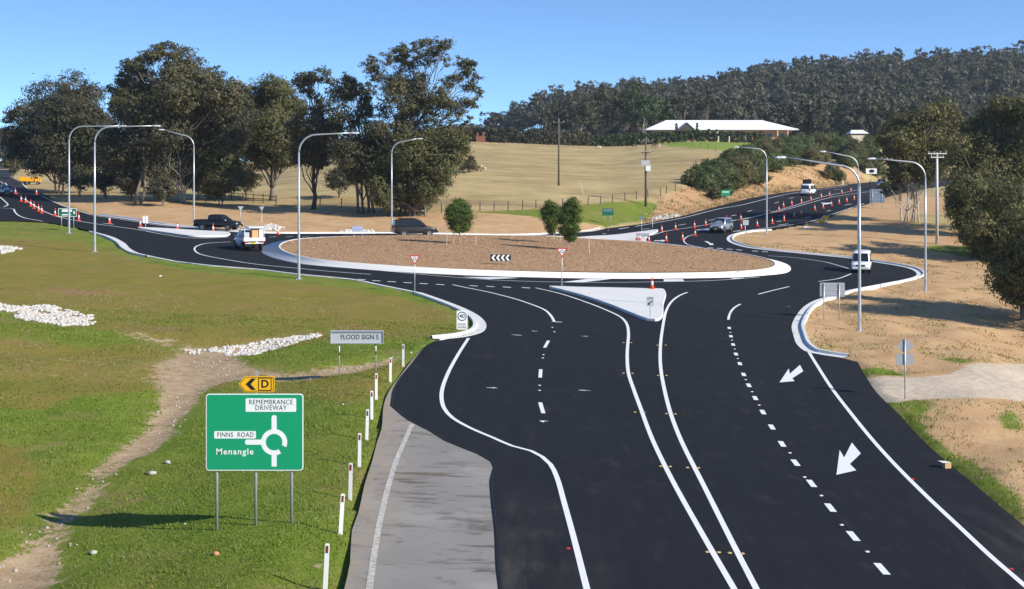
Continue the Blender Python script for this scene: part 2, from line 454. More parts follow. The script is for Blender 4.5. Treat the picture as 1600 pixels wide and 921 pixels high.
def sheet(name, poly, off, m, grid=3., parent=None, extra=None):
    """draped sheet inside a world polygon"""
    poly = [tuple(p) for p in poly]
    P = np.array(poly); gx = np.arange(P[:, 0].min(), P[:, 0].max(), grid); gy = np.arange(P[:, 1].min(), P[:, 1].max(), grid)
    X, Y = np.meshgrid(gx + .013, gy + .017); X = X.ravel(); Y = Y.ravel()
    k = inpoly(X, Y, poly); ins = list(zip(X[k], Y[k]))
    vs = [Vector(p) for p in poly] + [Vector(p) for p in ins]
    n = len(poly); ed = [(i, (i + 1) % n) for i in range(n)]
    v2, e2, f2, *_ = delaunay_2d_cdt(vs, ed, [], 1, 1e-5)
    xy = np.array([tuple(v) for v in v2]); z = H(xy[:, 0], xy[:, 1]) + (off(xy[:, 0], xy[:, 1]) if callable(off) else off)
    cx = np.array([(xy[f[0]] + xy[f[1]] + xy[f[2]]) / 3 for f in f2])
    ok = inpoly(cx[:, 0], cx[:, 1], poly)
    fs = [f for f, g in zip(f2, ok) if g]
    fs = [f if np.cross(xy[f[1]] - xy[f[0]], xy[f[2]] - xy[f[0]]) > 0 else f[::-1] for f in fs]
    me = bpy.data.meshes.new(name); me.from_pydata([(a[0], a[1], b) for a, b in zip(xy, z)], [], fs); me.update()
    for nm, fn in (extra or {}).items():
        at = me.attributes.new(nm, 'FLOAT', 'POINT'); at.data.foreach_set('value', np.asarray(fn(xy[:, 0], xy[:, 1]), np.float32))
    me.polygons.foreach_set('use_smooth', [True] * len(me.polygons))
    return link(name, me, m, parent)
def ribbon(name, path, width, off, m, parent=None):
    P = np.asarray(path); T = np.gradient(P, axis=0); T /= np.maximum(np.linalg.norm(T, axis=1), 1e-9)[:, None]; N = np.c_[-T[:, 1], T[:, 0]]
    L = P + N * width / 2; Q = P - N * width / 2
    V = np.r_[np.c_[Q, H(Q[:, 0], Q[:, 1]) + off], np.c_[L, H(L[:, 0], L[:, 1]) + off]]; n = len(P)
    Fq = np.array([(i, i + 1, n + i + 1, n + i) for i in range(n - 1)])
    return link(name, npmesh(name, V, Fq), m, parent)
def sweep(name, path, prof, m, parent=None, closed=False, side=1):
    P = np.asarray(path)
    if closed: T = np.roll(P, -1, 0) - np.roll(P, 1, 0)
    else: T = np.gradient(P, axis=0)
    T /= np.maximum(np.linalg.norm(T, axis=1), 1e-9)[:, None]; N = np.c_[-T[:, 1], T[:, 0]] * side
    base = H(P[:, 0], P[:, 1]); n = len(P); k = len(prof); V = []
    for o, z in prof:
        q = P + N * o; V.append(np.c_[q, base + z])
    V = np.stack(V, 1).reshape(-1, 3); fs = []
    for i in range(n if closed else n - 1):
        j = (i + 1) % n
        for a in range(k - 1): fs.append((i * k + a, j * k + a, j * k + a + 1, i * k + a + 1))
    me = bpy.data.meshes.new(name); me.from_pydata([tuple(v) for v in V], [], fs)
    if not closed:
        pass
    bm = bmesh.new(); bm.from_mesh(me); bmesh.ops.recalc_face_normals(bm, faces=bm.faces)
    up = sum(f.normal.z * f.calc_area() for f in bm.faces)
    if up < 0: bmesh.ops.reverse_faces(bm, faces=bm.faces)
    bm.to_mesh(me); bm.free()
    return link(name, me, m, parent)
def text(body, size, m, parent, loc, rot=(math.pi / 2, 0, 0), name='lettering', depth=.002, bold=0., sx=1., spc=1.):
    cu = bpy.data.curves.new('t', 'FONT'); cu.body = body; cu.size = size; cu.align_x = 'CENTER'; cu.align_y = 'CENTER'; cu.extrude = depth; cu.offset = bold; cu.resolution_u = 3; cu.space_character = spc
    o = bpy.data.objects.new('t', cu); COL.objects.link(o)
    dg = bpy.context.evaluated_depsgraph_get(); me = bpy.data.meshes.new_from_object(o.evaluated_get(dg))
    bpy.data.objects.remove(o); bpy.data.curves.remove(cu)
    me.name = name; me.materials.clear()
    r = link(name, me, m, parent); r.location = loc; r.rotation_euler = rot; r.scale = (sx, 1, 1)
    return r
def rrect(w, h, r, n=5):
    out = []
    for cx, cz, a0 in ((w / 2 - r, h / 2 - r, 0), (-w / 2 + r, h / 2 - r, 90), (-w / 2 + r, -h / 2 + r, 180), (w / 2 - r, -h / 2 + r, 270)):
        for i in range(n + 1):
            a = R(a0 + 90 * i / n); out.append((cx + r * math.cos(a), cz + r * math.sin(a)))
    return out
def ring_poly(mb, outer, inner, y0, y1):
    n = len(outer); vs = []
    for y in (y0, y1):
        vs += [(p[0], y, p[1]) for p in outer] + [(p[0], y, p[1]) for p in inner]
    fs = []
    for i in range(n):
        j = (i + 1) % n
        fs += [(i, j, n + j, n + i), (2 * n + i, 3 * n + i, 3 * n + j, 2 * n + j), (i, 2 * n + i, 2 * n + j, j), (n + i, n + j, 3 * n + j, 3 * n + i)]
    return mb.add(vs, fs)
# ------------------------------------------------------------------ roads: outlines traced on the ground
def ext(p, q, v):      # carry a straight edge on past the frame's foot
    k = (v - q[1]) / (q[1] - p[1]); return (q[0] + (q[0] - p[0]) * k, v)
new_left = [(613, 635), (640, 657), (675, 675), (697, 689), (770, 722), (769, 752), (772, 790), (777, 830), (780, 890), (784, 921), (800, 1060), (822, 1300)]
edge_left_new = [(687, 532), (670, 540), (645, 570), (627, 592), (617, 610), (613, 635)]
kerb_near_left = [(660, 459), (700, 473), (732, 486), (752, 498), (760, 511), (752, 521), (725, 528), (687, 532)]
kerb_left = [(150, 364), (175, 371), (195, 381), (204, 390), (218, 397), (240, 402)]
grass_edge_mid = [(275, 409), (335, 416), (400, 421), (467, 429), (550, 437), (600, 447), (640, 455)]
grass_edge_far = [(0, 346), (62, 347), (117, 356)]
left_far = [(32, 285), (45, 297), (72, 305), (92, 320), (130, 332)]
kerb_back = [(150, 337), (215, 346), (250, 352), (300, 357), (345, 362), (412, 365.5), (520, 366), (612, 366), (677, 367), (800, 369), (850, 367.5), (900, 364), (945, 358)]
far_left_edge = [(1000, 351), (1062, 339), (1125, 322), (1200, 305), (1250, 298), (1287, 294), (1340, 287)]
far_right_edge = [(1360, 317), (1325, 327), (1295, 340), (1250, 352)]
kerb_bulb_a = [(1200, 360), (1170, 362), (1147, 366), (1136, 372), (1141, 380), (1168, 388), (1200, 392), (1250, 397), (1330, 405), (1362, 410), (1400, 416), (1421, 421), (1432, 428), (1429, 433), (1407, 439), (1375, 445), (1320, 456), (1300, 463), (1275, 470), (1257, 480), (1244, 495), (1237, 511), (1239, 523), (1248, 543), (1266, 553), (1317, 561)]
right_edge = [(1340, 567), (1350, 585), (1370, 615), (1390, 635), (1412, 657), (1440, 688), (1472, 717), (1512, 750), (1550, 782), (1600, 824)]
right_edge += [ext((1472, 717), (1600, 824), 1000), ext((1472, 717), (1600, 824), 1300)]

W_new_left = catmull(wpts(new_left), .9)
W_edge_l = catmull(wpts(edge_left_new), .8)
W_kn = catmull(wpts(kerb_near_left), .6)
W_kl = catmull(wpts(kerb_left), .8)
W_gm = catmull(wpts(grass_edge_mid), 1.5)
W_gf = catmull(wpts(grass_edge_far), 4)
W_lf = catmull(wpts(left_far), 3)
W_kb = catmull(wpts(kerb_back), 2)
def farl(y): return np.interp(y, XL_Y, XL_X)
W_fl = catmull(wpts(far_left_edge), 3)
W_fr = catmull(wpts(far_right_edge), 3)
W_ba = catmull(wpts(kerb_bulb_a), .8)
W_re = catmull(wpts(right_edge), 1.0)
far_r = [(float(np.interp(y, XR_Y, XR_X)) - 1.0, y) for y in (400, 360, 330, 300, 275, 250, 238)]
far_l = [(float(np.interp(y, XL_Y, XL_X)), y) for y in (312, 330, 360, 400)]
# left road running on to the horizon
lf_end = [(-71, 177), (-92, 222), (-118, 285), (-139, 350), (-168, 440), (-156, 440), (-124, 350), (-104, 292)]
near_close = [(30, -30), (-2, -30)]
def cat(*a): return [tuple(map(float, p)) for q in a for p in q]
ROAD = cat(W_edge_l[::-1][:-1], W_kn[::-1][1:], W_gm[::-1], W_kl[::-1], W_gf[::-1], lf_end, W_lf, W_kb, W_fl, far_l, far_r, W_fr, W_ba, W_re, near_close, W_new_left[::-1][:-1])
# drop repeated points
_r = []
for p in ROAD:
    if not _r or math.hypot(p[0] - _r[-1][0], p[1] - _r[-1][1]) > .12: _r.append(p)
ROAD = _r
old_l = [(600, 632), (596, 672), (589, 692), (582, 720), (570, 757), (560, 802), (550, 830), (547, 880), (537, 925), (505, 1060), (450, 1300)]
top_l = [(687, 533.5), (668, 540), (641, 567), (622, 592), (609, 610)]
W_old = catmull(wpts(top_l + old_l), 1.0)
OLD = cat(W_old, [(-2.2, -30)], W_new_left[::-1], W_edge_l[::-1])
_r = []
for p in OLD:
    if not _r or math.hypot(p[0] - _r[-1][0], p[1] - _r[-1][1]) > .1: _r.append(p)
OLD = _r
# ------------------------------------------------------------------ ground sheet
def geo(a, b, n): return list(np.geomspace(a, b, n))
xs = sorted(set(np.round(np.concatenate([np.arange(-40, 44, .45), np.arange(44, 110, 1.3), -np.arange(40.4, 125, 1.3), geo(112, 4500, 34), [-k for k in geo(128, 4500, 34)]]), 3)))
ys = sorted(set(np.round(np.concatenate([np.arange(-120, 20, 5), np.arange(20, 62, .42), np.arange(62, 120, .8), np.arange(120, 330, 1.5), geo(332, 5500, 70)]), 3)))
X, Y = np.meshgrid(np.array(xs), np.array(ys))
Z0 = H(X, Y)
# small unevenness off the roads
rr = np.random.default_rng(3)
def vnoise(X, Y, s, seed):
    r_ = np.random.default_rng(seed); T = r_.random((64, 64))
    gx = X / s; gy = Y / s; ix = np.floor(gx).astype(int); iy = np.floor(gy).astype(int); fx = gx - ix; fy = gy - iy
    fx = fx * fx * (3 - 2 * fx); fy = fy * fy * (3 - 2 * fy)
    g = lambda a, b: T[a % 64, b % 64]
    return (g(ix, iy) * (1 - fx) + g(ix + 1, iy) * fx) * (1 - fy) + (g(ix, iy + 1) * (1 - fx) + g(ix + 1, iy + 1) * fx) * fy - .5
inside = inpoly(X, Y, ROAD) | inpoly(X, Y, OLD)
near = inside.copy().astype(float)
for _ in range(4):
    p = np.pad(near, 1, mode='edge'); near = (p[:-2, 1:-1] + p[2:, 1:-1] + p[1:-1, :-2] + p[1:-1, 2:] + p[1:-1, 1:-1]) / 5
free = np.clip(1 - near * 3, 0, 1)
Z = Z0 + free * (.16 * vnoise(X, Y, 3.1, 1) + .10 * vnoise(X, Y, 1.3, 2) + .25 * vnoise(X, Y, 11, 5) * sst(20, 60, np.abs(X)) )
U = 800 + F * X / np.maximum(Y, 12); Vp = HOR + F * (CAMZ - Z0) / np.maximum(Y, 12)
def zpoly(*polys, ymax=5000, ymin=14):
    m = np.zeros(X.shape, bool)
    for p in polys: m |= inpoly(U, Vp, p)
    return (m & (Y > ymin) & (Y < ymax)).astype(float)
P_path = [(-200, 1000), (-200, 880), (0, 872), (40, 842), (75, 808), (108, 772), (143, 735), (172, 708), (212, 682), (232, 652), (248, 622), (256, 604), (250, 590), (258, 570), (285, 547), (300, 541), (345, 550), (400, 575), (470, 578), (560, 565), (640, 548), (655, 550), (612, 566), (540, 580), (460, 590), (380, 589), (312, 603), (302, 638), (258, 680), (226, 705), (182, 738), (150, 770), (122, 805), (92, 855), (75, 1000)]
P_path2 = [(135, 505), (160, 512), (220, 520), (270, 528), (305, 537), (300, 545), (255, 538), (210, 528), (150, 517)]
P_path3 = [(455, 921), (465, 895), (500, 870), (545, 880), (560, 830), (572, 760), (590, 700), (606, 640), (625, 590), (600, 600), (594, 660), (575, 730), (560, 775), (552, 800), (545, 850), (505, 890), (480, 1000), (440, 1000)]
P_olive = [(-900, 385), (0, 372), (120, 375), (200, 405), (300, 424), (420, 437), (560, 452), (640, 468), (700, 488), (705, 515), (640, 530), (520, 528), (480, 540), (330, 545), (250, 530), (130, 512), (0, 478), (-900, 470)]
P_olive2 = [(-500, 530), (0, 530), (120, 540), (250, 545), (420, 580), (640, 560), (560, 640), (480, 620), (300, 600), (120, 620), (60, 640), (-500, 640)]
P_olive3 = [(-500, 700), (20, 690), (60, 740), (30, 830), (-500, 850)]
P_back = [(100, 300), (150, 312), (420, 322), (560, 334), (700, 331), (790, 334), (900, 347), (952, 356), (945, 361), (800, 371), (420, 367), (300, 359), (200, 345), (140, 334), (90, 315)]
P_rdirt = [(1135, 372), (1145, 364), (1200, 358), (1250, 350), (1295, 338), (1325, 326), (1362, 314), (1420, 300), (1480, 310), (1520, 400), (1640, 470), (2400, 520), (2400, 1400), (1900, 1400), (1600, 823), (1440, 687), (1350, 585), (1317, 560), (1264, 552), (1237, 510), (1300, 464), (1432, 427), (1200, 392)]
P_rgreen = [[(1470, 560), (1440, 548), (1450, 560), (1500, 572), (1600, 570), (1700, 566), (1600, 562), (1520, 566)], [(1392, 632), (1440, 626), (1480, 632), (1450, 645), (1438, 660), (1470, 700), (1520, 735), (1560, 760), (1650, 830), (1560, 790), (1470, 715), (1412, 655)],
            [(1340, 572), (1385, 575), (1425, 590), (1400, 594), (1365, 586)], [(1560, 640), (1600, 650), (1600, 690), (1560, 670)], [(1440, 330), (1500, 345), (1500, 360), (1420, 350)], [(1440, 380), (1530, 392), (1540, 405), (1450, 392)],[(1270, 540),(1300,545),(1330,556),(1290,553)]]
P_gravel = [(1338, 570), (1365, 592), (1430, 596), (1500, 584), (1540, 571), (2200, 566), (2200, 640), (1560, 629), (1440, 626), (1388, 634), (1360, 612)]
P_mgreen = [(690, 333), (760, 331), (900, 322), (950, 316), (1010, 313), (1045, 325), (1005, 345), (950, 354), (905, 347), (790, 336)]
P_lawn = [(925, 220), (1000, 215), (1180, 217), (1215, 232), (1120, 236), (1000, 223)]
P_bank = [(1005, 350), (1040, 306), (1090, 285), (1160, 270), (1230, 250), (1345, 240), (1352, 286), (1200, 306), (1062, 339)]
left_road_side = [(130, 330), (60, 290), (100, 285), (200, 325)]
straw = sst(168, 182, Y) * (1 - sst(440, 480, Y)) * (1 - .0 * X) 
straw = np.maximum(straw, ((Y > 150) & (X < -150)).astype(float))
straw = straw * (1 - zpoly(P_mgreen, ymin=140, ymax=240)) 
za = np.stack([zpoly(P_olive, P_olive2, P_olive3, ymax=170), straw, np.maximum(zpoly(P_back, ymin=140, ymax=260), zpoly(P_rdirt, ymin=20, ymax=330) * (1 - zpoly(*P_rgreen)))], -1)
za[..., 1] *= (1 - za[..., 2])
P_rock = [[(-60, 470), (0, 477), (40, 482), (72, 478), (105, 488), (138, 497), (140, 507), (95, 509), (45, 500), (15, 490), (-60, 478)], [(290, 541), (330, 543), (375, 540), (420, 532), (470, 526), (498, 520), (503, 524), (470, 534), (420, 545), (390, 553), (355, 552), (315, 546)]]
P_branch = [(-200, 548), (60, 545), (200, 552), (262, 548), (300, 545), (270, 610), (200, 600), (110, 610), (20, 592), (-200, 590)]
zb = np.stack([np.maximum(zpoly(P_path, P_path2, P_path3, *P_rock, ymax=140), .36 * zpoly(P_branch, ymax=140)) , zpoly(P_gravel, ymax=120), zpoly(P_lawn, ymin=330, ymax=460)], -1)
zc = np.stack([sst(470, 500, Y) * (np.abs(X) < 2500), zpoly(P_bank, ymin=165, ymax=330), 0 * X], -1)
def blur(A, n):
    for _ in range(n):
        p = np.pad(A, ((1, 1), (1, 1), (0, 0)), mode='edge'); A = (p[:-2, 1:-1] + p[2:, 1:-1] + p[1:-1, :-2] + p[1:-1, 2:] + p[1:-1, 1:-1]) / 5
    return A
za = blur(za, 3); zb = blur(zb, 3); zc = blur(zc, 3)
Z = Z - .28 * zb[..., 0] * sst(2, 6, -X) * (Y < 75)
Z = np.where(inside, Z0 - .32, Z)
Z = Z + za[..., 2] * (X > 12) * (Y < 160) * free * (.55 * vnoise(X, Y, 6, 15) + .3 * vnoise(X, Y, 2.4, 16) + .12 * vnoise(X, Y, 1.0, 17))
# clumpy clods on the bare bank and spoil
Z = Z + zc[..., 1] * .5 * vnoise(X, Y, 3.5, 9) * (~inside)
ny, nx = X.shape
idx = np.arange(ny * nx).reshape(ny, nx)
Fq = np.stack([idx[:-1, :-1], idx[:-1, 1:], idx[1:, 1:], idx[1:, :-1]], -1).reshape(-1, 4)
gm = npmesh('ground', np.stack([X, Y, Z], -1).reshape(-1, 3), Fq, smooth=True)
for nm, A in (('zone_a', za), ('zone_b', zb), ('zone_c', zc)):
    at = gm.attributes.new(nm, 'FLOAT_COLOR', 'POINT'); at.data.foreach_set('color', np.concatenate([A, np.ones(A.shape[:2] + (1,))], -1).astype(np.float32).ravel())
ground = setp(link('ground', gm, 'ground_cover'), kind='structure')
XS = np.array(xs); YS = np.array(ys)
def gz(x, y):
    """height of the ground sheet itself"""
    i = int(np.clip(np.searchsorted(YS, y) - 1, 0, ny - 2)); j = int(np.clip(np.searchsorted(XS, x) - 1, 0, nx - 2))
    fy = (y - YS[i]) / (YS[i + 1] - YS[i]); fx = (x - XS[j]) / (XS[j + 1] - XS[j])
    return float((Z[i, j] * (1 - fx) + Z[i, j + 1] * fx) * (1 - fy) + (Z[i + 1, j] * (1 - fx) + Z[i + 1, j + 1] * fx) * fy)
def gp(u, v):
    p = px(u, v); return Vector((p.x, p.y, gz(p.x, p.y)))
def gzv(x, y):
    i = np.clip(np.searchsorted(YS, y) - 1, 0, ny - 2); j = np.clip(np.searchsorted(XS, x) - 1, 0, nx - 2)
    fy = (y - YS[i]) / (YS[i + 1] - YS[i]); fx = (x - XS[j]) / (XS[j + 1] - XS[j])
    return (Z[i, j] * (1 - fx) + Z[i, j + 1] * fx) * (1 - fy) + (Z[i + 1, j] * (1 - fx) + Z[i + 1, j + 1] * fx) * fy
def zval(A, k, x, y):
    i = np.clip(np.searchsorted(YS, y) - 1, 0, ny - 2); j = np.clip(np.searchsorted(XS, x) - 1, 0, nx - 2); return A[i, j, k]

# ------------------------------------------------------------------ road surfaces, kerbs, islands
RO = .04
def dustf(x, y):
    left = .8 * np.exp(-((x - .35) / .75) ** 2) * (1 - sst(36, 46, y))
    return np.clip(left + .8 * sst(55, 40, y) * sst(1.5, 0, np.abs(x - np.interp(y, [30, 60, 75], [14.3, 18.5, 21]))), 0, 1)
def wearf(x, y):      # the older, greyer seal far down both roads
    return np.clip(sst(228, 246, y), 0, 1)
road = setp(sheet('road', ROAD, RO, 'asphalt_new', 3.0, extra={'dust': dustf, 'wear': wearf}), kind='structure')
def dust2(x, y): return np.clip(1 - (x - np.interp(y, [20, 40, 60], [-4.6, -4.4, -4.9])) / 1.1, 0, 1)
old_road = setp(sheet('old_road', OLD, .015, 'asphalt_old', 1.2, extra={'dust': dust2}), kind='structure')
sweep('asphalt_edge', np.r_[W_edge_l, W_new_left[1:]], [(-.02, .046), (.05, .044), (.10, .02)], 'bitumen_edge', road, side=-1)
KP = [(0, .0), (0, .062), (.55, .052), (.60, .20), (.78, .20), (.80, -.15)]
def kerb(path, side): return setp(sweep('kerb', path, KP, 'concrete', None, side=side), kind='structure')
kerb(W_kn, -1); kerb(W_kl, -1); kerb(W_kb, 1); kerb(W_ba, 1)
flat = [(0, .0), (0, .055), (.28, .055), (.30, -.1)]
setp(sweep('kerb', np.r_[W_kl[-1:], W_gm, W_kn[:1]], flat, 'concrete', None, side=-1), kind='structure')

apron = [(408, 394), (415, 385), (450, 377), (525, 373), (600, 371.2), (675, 370.6), (800, 371.4), (900, 373.5), (1000, 379.5), (1050, 385), (1150, 397), (1200, 406), (1226, 413), (1236, 421), (1226, 428), (1200, 431), (1157, 434), (1070, 436), (950, 436.5), (800, 433.5), (700, 430), (625, 426), (550, 420.5), (475, 414), (437, 407), (418, 401)]
W_ap = catmull(wpts(apron), 1.2, True)
ctr = W_ap.mean(0)
NB = np.roll(W_ap, -1, 0) - np.roll(W_ap, 1, 0); NB /= np.linalg.norm(NB, axis=1)[:, None]; NB = np.c_[-NB[:, 1], NB[:, 0]]
if (NB * (ctr - W_ap)).sum() < 0: NB = -NB
side_in = 1 if (np.c_[-(np.roll(W_ap, -1, 0) - np.roll(W_ap, 1, 0))[:, 1], (np.roll(W_ap, -1, 0) - np.roll(W_ap, 1, 0))[:, 0]] * (ctr - W_ap)).sum() > 0 else -1
# apron is wide at the near side and the ends, narrow at the back
wd = np.interp(W_ap[:, 1], [ctr[1] - 24, ctr[1] - 6, ctr[1] + 8, ctr[1] + 24], [2.3, 1.5, .8, .7])
INNER = W_ap + NB * wd[:, None]
for _ in range(6): INNER = (np.roll(INNER, 1, 0) + 2 * INNER + np.roll(INNER, -1, 0)) / 4
n_ = len(W_ap)
V = np.r_[np.c_[W_ap, H(*W_ap.T) + RO - .03], np.c_[W_ap + NB * .03, H(*W_ap.T) + RO + .07], np.c_[INNER, H(*INNER.T) + RO + .10], np.c_[INNER, H(*INNER.T) + RO + .27], np.c_[INNER + NB * .18, H(*INNER.T) + RO + .27], np.c_[INNER + NB * .20, H(*INNER.T) - .1]]
Fq = []
for k in range(5):
    for i in range(n_):
        j = (i + 1) % n_; q = (k * n_ + i, k * n_ + j, (k + 1) * n_ + j, (k + 1) * n_ + i); Fq.append(q if side_in > 0 else q[::-1])
isl = setp(link('central_island', npmesh('central_island', V, Fq), 'concrete'), kind='structure')
IN2 = INNER + NB * .18
def dome(x, y):
    d = np.hypot((x - ctr[0]) / 25, (y - ctr[1]) / 24); return RO + .20 + .45 * (1 - np.clip(d, 0, 1) ** 2)
mul = sheet('mulch_bed', IN2, dome, 'mulch', 1.0, isl)
def island(pxs, step=.5, top=.17):
    P = catmull(wpts(pxs), step, True) if step else np.array(wpts(pxs))
    # make the outline run anticlockwise
    if np.sum(P[:, 0] * np.roll(P[:, 1], -1) - np.roll(P[:, 0], -1) * P[:, 1]) < 0: P = P[::-1]
    o = setp(sweep('traffic_island', P, [(0, 0), (.02, RO + top - .03), (.05, RO + top), (.18, RO + top)], 'concrete', None, True, 1), kind='structure')
    c = P.mean(0); T = np.roll(P, -1, 0) - np.roll(P, 1, 0); T /= np.maximum(np.linalg.norm(T, axis=1), 1e-9)[:, None]; N = np.c_[-T[:, 1], T[:, 0]]
    sheet('paving', P + N * .18, RO + top - .006, 'concrete', 1.2, o)
    return o
island([(858, 451), (905, 452.3), (960, 453.3), (1010, 454.5), (1034, 455), (1040, 459), (1037, 478), (1033, 500), (1024, 503.5), (1010, 502), (985, 493), (950, 479), (905, 464), (875, 456)])
island([(903, 375), (950, 370), (995, 365), (1027, 361), (1028, 363), (1014, 370), (1009, 376), (1009, 381), (1000, 381), (950, 378)])
island([(216, 358), (250, 359), (300, 362), (355, 365.5), (358, 369), (350, 371), (307, 371.5), (260, 366)])

# ------------------------------------------------------------------ painted lines (parts of the road)
def mo(path):
    return RO + np.where(np.asarray(path)[:, 1] > 150, .03, .012)
def ribline(pxs, w=.17, name='edge_line', step=.7, parent=None, m='line_paint', off=None):
    P = catmull(wpts(pxs), step)
    T = np.gradient(P, axis=0); T /= np.maximum(np.linalg.norm(T, axis=1), 1e-9)[:, None]; N = np.c_[-T[:, 1], T[:, 0]]
    L = P + N * w / 2; Q = P - N * w / 2; o = mo(P) if off is None else off
    V = np.r_[np.c_[Q, H(*Q.T) + o], np.c_[L, H(*L.T) + o]]; n = len(P)
    return link(name, npmesh(name, V, np.array([(i, i + 1, n + i + 1, n + i) for i in range(n - 1)])), m, parent or road)
def dash(u, v, length, dirx, diry, w=.17, name='lane_dash'):
    p = px(u, v); d = Vector((dirx, diry, 0)).normalized(); a = p - d * length / 2; b = p + d * length / 2
    return ribbon(name, np.array([[a.x, a.y], [p.x, p.y], [b.x, b.y]]), w, RO + (.03 if p.y > 150 else .012), 'line_paint', road)
def patch(pxs, name='arrow_marking', parent=None, m='line_paint', off=None):
    P = wpts(pxs); far = max(p[1] for p in P) > 150
    return sheet(name, P, (RO + (.03 if far else .012)) if off is None else off, m, .8, parent or road)
L1 = [(732, 530), (715, 557), (700, 585), (691, 610), (690, 625), (694, 640), (707, 655), (737, 672), (770, 686), (800, 699), (830, 707), (847, 716), (860, 728), (870, 748), (882, 790), (897, 845), (916, 920), (952, 1060), (1010, 1290)]
L2 = [(707, 446), (725, 450), (760, 457), (800, 467), (825, 475), (850, 485), (861, 495), (866, 504)]
L3 = [(837, 451), (875, 460), (920, 475), (950, 487), (970, 497), (979, 507), (982, 522), (980.5, 545), (980, 560), (982, 585), (990, 610), (1001, 640), (1019, 688), (1050, 752), (1100, 842), (1145, 920), (1225, 1060), (1358, 1290)]
L4 = [(1074, 458), (1062, 463), (1050, 472), (1041, 487), (1036, 510), (1032, 542), (1032, 572), (1036, 600), (1047, 645), (1064, 690), (1100, 762), (1148, 858), (1180, 920), (1252, 1060), (1372, 1290)]
L6 = [(1264, 552), (1275, 570), (1300, 609), (1325, 642), (1362, 688), (1400, 730), (1450, 780), (1500, 827), (1550, 874), (1602, 919), (1760, 1060), (2016, 1290)]
for L in (L1, L2, L3, L4, L6): ribline(L)
ribline([(1157, 476.5), (1149, 481), (1143, 487), (1139.5, 494), (1138, 501)], .16)
ribline([(1185, 461), (1208, 455), (1233, 449)], .16, 'lane_line')
for a, b in (((857, 534), (851, 545)), ((845, 579), (844, 592)), ((844, 631), (849, 648))):
    ribline([a, ((a[0] + b[0]) / 2, (a[1] + b[1]) / 2), b], .17, 'lane_dash')
Ds = [(1139.5, 514), (1142, 527), (1145.5, 540), (1150, 555), (1156, 570), (1162, 587), (1170, 604), (1180, 624), (1192, 646), (1206, 669.5), (1222, 696), (1243, 725.5), (1268, 758), (1297.5, 796), (1333, 840.5), (1378, 892), (1436, 958), (1512, 1044)]
for i, (u, v) in enumerate(Ds):
    a = px(*Ds[max(i - 1, 0)]); b = px(*Ds[min(i + 1, len(Ds) - 1)])
    dash(u, v, 1.0, b.x - a.x, b.y - a.y, .2)
for pts in ([(1218, 599.5), (1232.5, 577.5), (1234, 586), (1250, 572), (1255, 582), (1238, 593), (1241.5, 597.5)],
            [(1307, 744.5), (1312, 705.5), (1319, 717.5), (1331, 694), (1345, 711), (1328, 727.5), (1338, 737.5)]): patch(pts)
# circulating lane and give way lines
ribline([(360, 379), (325, 381), (309, 385), (304, 391), (315, 399), (350, 406), (400, 414), (470, 421), (525, 426), (579, 430)], .16)
for u, v in ((542, 437), (565, 438), (588, 440), (612, 441.5), (637, 443), (662, 444.5), (688, 446), (740, 448), (766, 449), (792, 450), (822, 451)):
    dash(u, v, .65, 24, -6, .32, 'give_way_dash')
ribline([(595, 424), (637, 428), (682, 432), (750, 437.5), (800, 440), (875, 442), (940, 442.5), (1000, 442), (1112, 439.5), (1187, 434)], .15, 'lane_line')
patch([(880, 442), (918, 437), (955, 437.2), (912, 442.2)], 'hatch_bar'); patch([(1037, 437.6), (1067, 437.4), (1069, 440.6), (1037, 441)], 'hatch_bar'); patch([(722, 434), (790, 434.5), (812, 435.5), (765, 437.5)], 'hatch_bar')
patch([(1140, 435.8), (1160, 435.2), (1166, 435.8), (1146, 437)], 'hatch_bar')
ribline([(1200, 401), (1232, 403), (1282, 409), (1307, 415), (1330, 422)], .16, 'lane_line'); ribline([(1279, 441), (1307, 437), (1330, 429)], .16, 'lane_line')
ribline([(1085, 367.5), (1076, 370), (1070, 374), (1069, 379), (1077, 384), (1097, 388)], .16)
for u, v in ((985 / 4 + 800, 384.2), (1065, 386.2), (1110, 388.6), (1125, 389.4), (1140, 390.6), (1155, 391.8), (1180, 393.6), (1195, 394.6)): dash(u, v, .65, 1, -.25, .4, 'give_way_dash')
ribline([(950, 361), (1012, 351.5), (1062, 342.5), (1125, 327), (1155, 322), (1200, 311), (1250, 301), (1287, 296), (1325, 290.5)], .18)
for a, b in (((928, 367), (947, 366)), ((1003, 359.5), (1015, 358)), ((1060, 353), (1072, 351)), ((1107, 345.5), (1118, 343.5)), ((1143, 338.5), (1151, 336.5)), ((1168, 331.5), (1175, 329.5)), ((1210, 318.5), (1217, 316.5)), ((1233, 311), (1240, 309.5)), ((1303, 297.5), (1312, 296.5))):
    ribline([a, ((a[0] + b[0]) / 2, (a[1] + b[1]) / 2), b], .17, 'lane_dash')
ribline([(1018, 369), (1040, 362.5), (1075, 357), (1125, 348.5), (1175, 341), (1200, 334), (1225, 327), (1250, 319.5), (1287, 308), (1317, 302), (1345, 297)], .16)
ribline([(1140, 347), (1185, 338), (1222, 330), (1262, 319), (1300, 309), (1330, 304), (1360, 300)], .16)
ribline([(1152, 363), (1200, 357), (1262, 348), (1300, 336), (1350, 319)], .18)
for a, b in (((1145, 363), (1157, 361)), ((1216, 353), (1232, 350.5)), ((1320, 321.5), (1331, 319.5)), ((1292, 331), (1298, 329.5)), ((1258, 341.5), (1267, 340)), ((1214, 347.5), (1221, 346)), ((1215, 338.5), (1229, 338))):
    ribline([a, ((a[0] + b[0]) / 2, (a[1] + b[1]) / 2), b], .2, 'lane_dash')
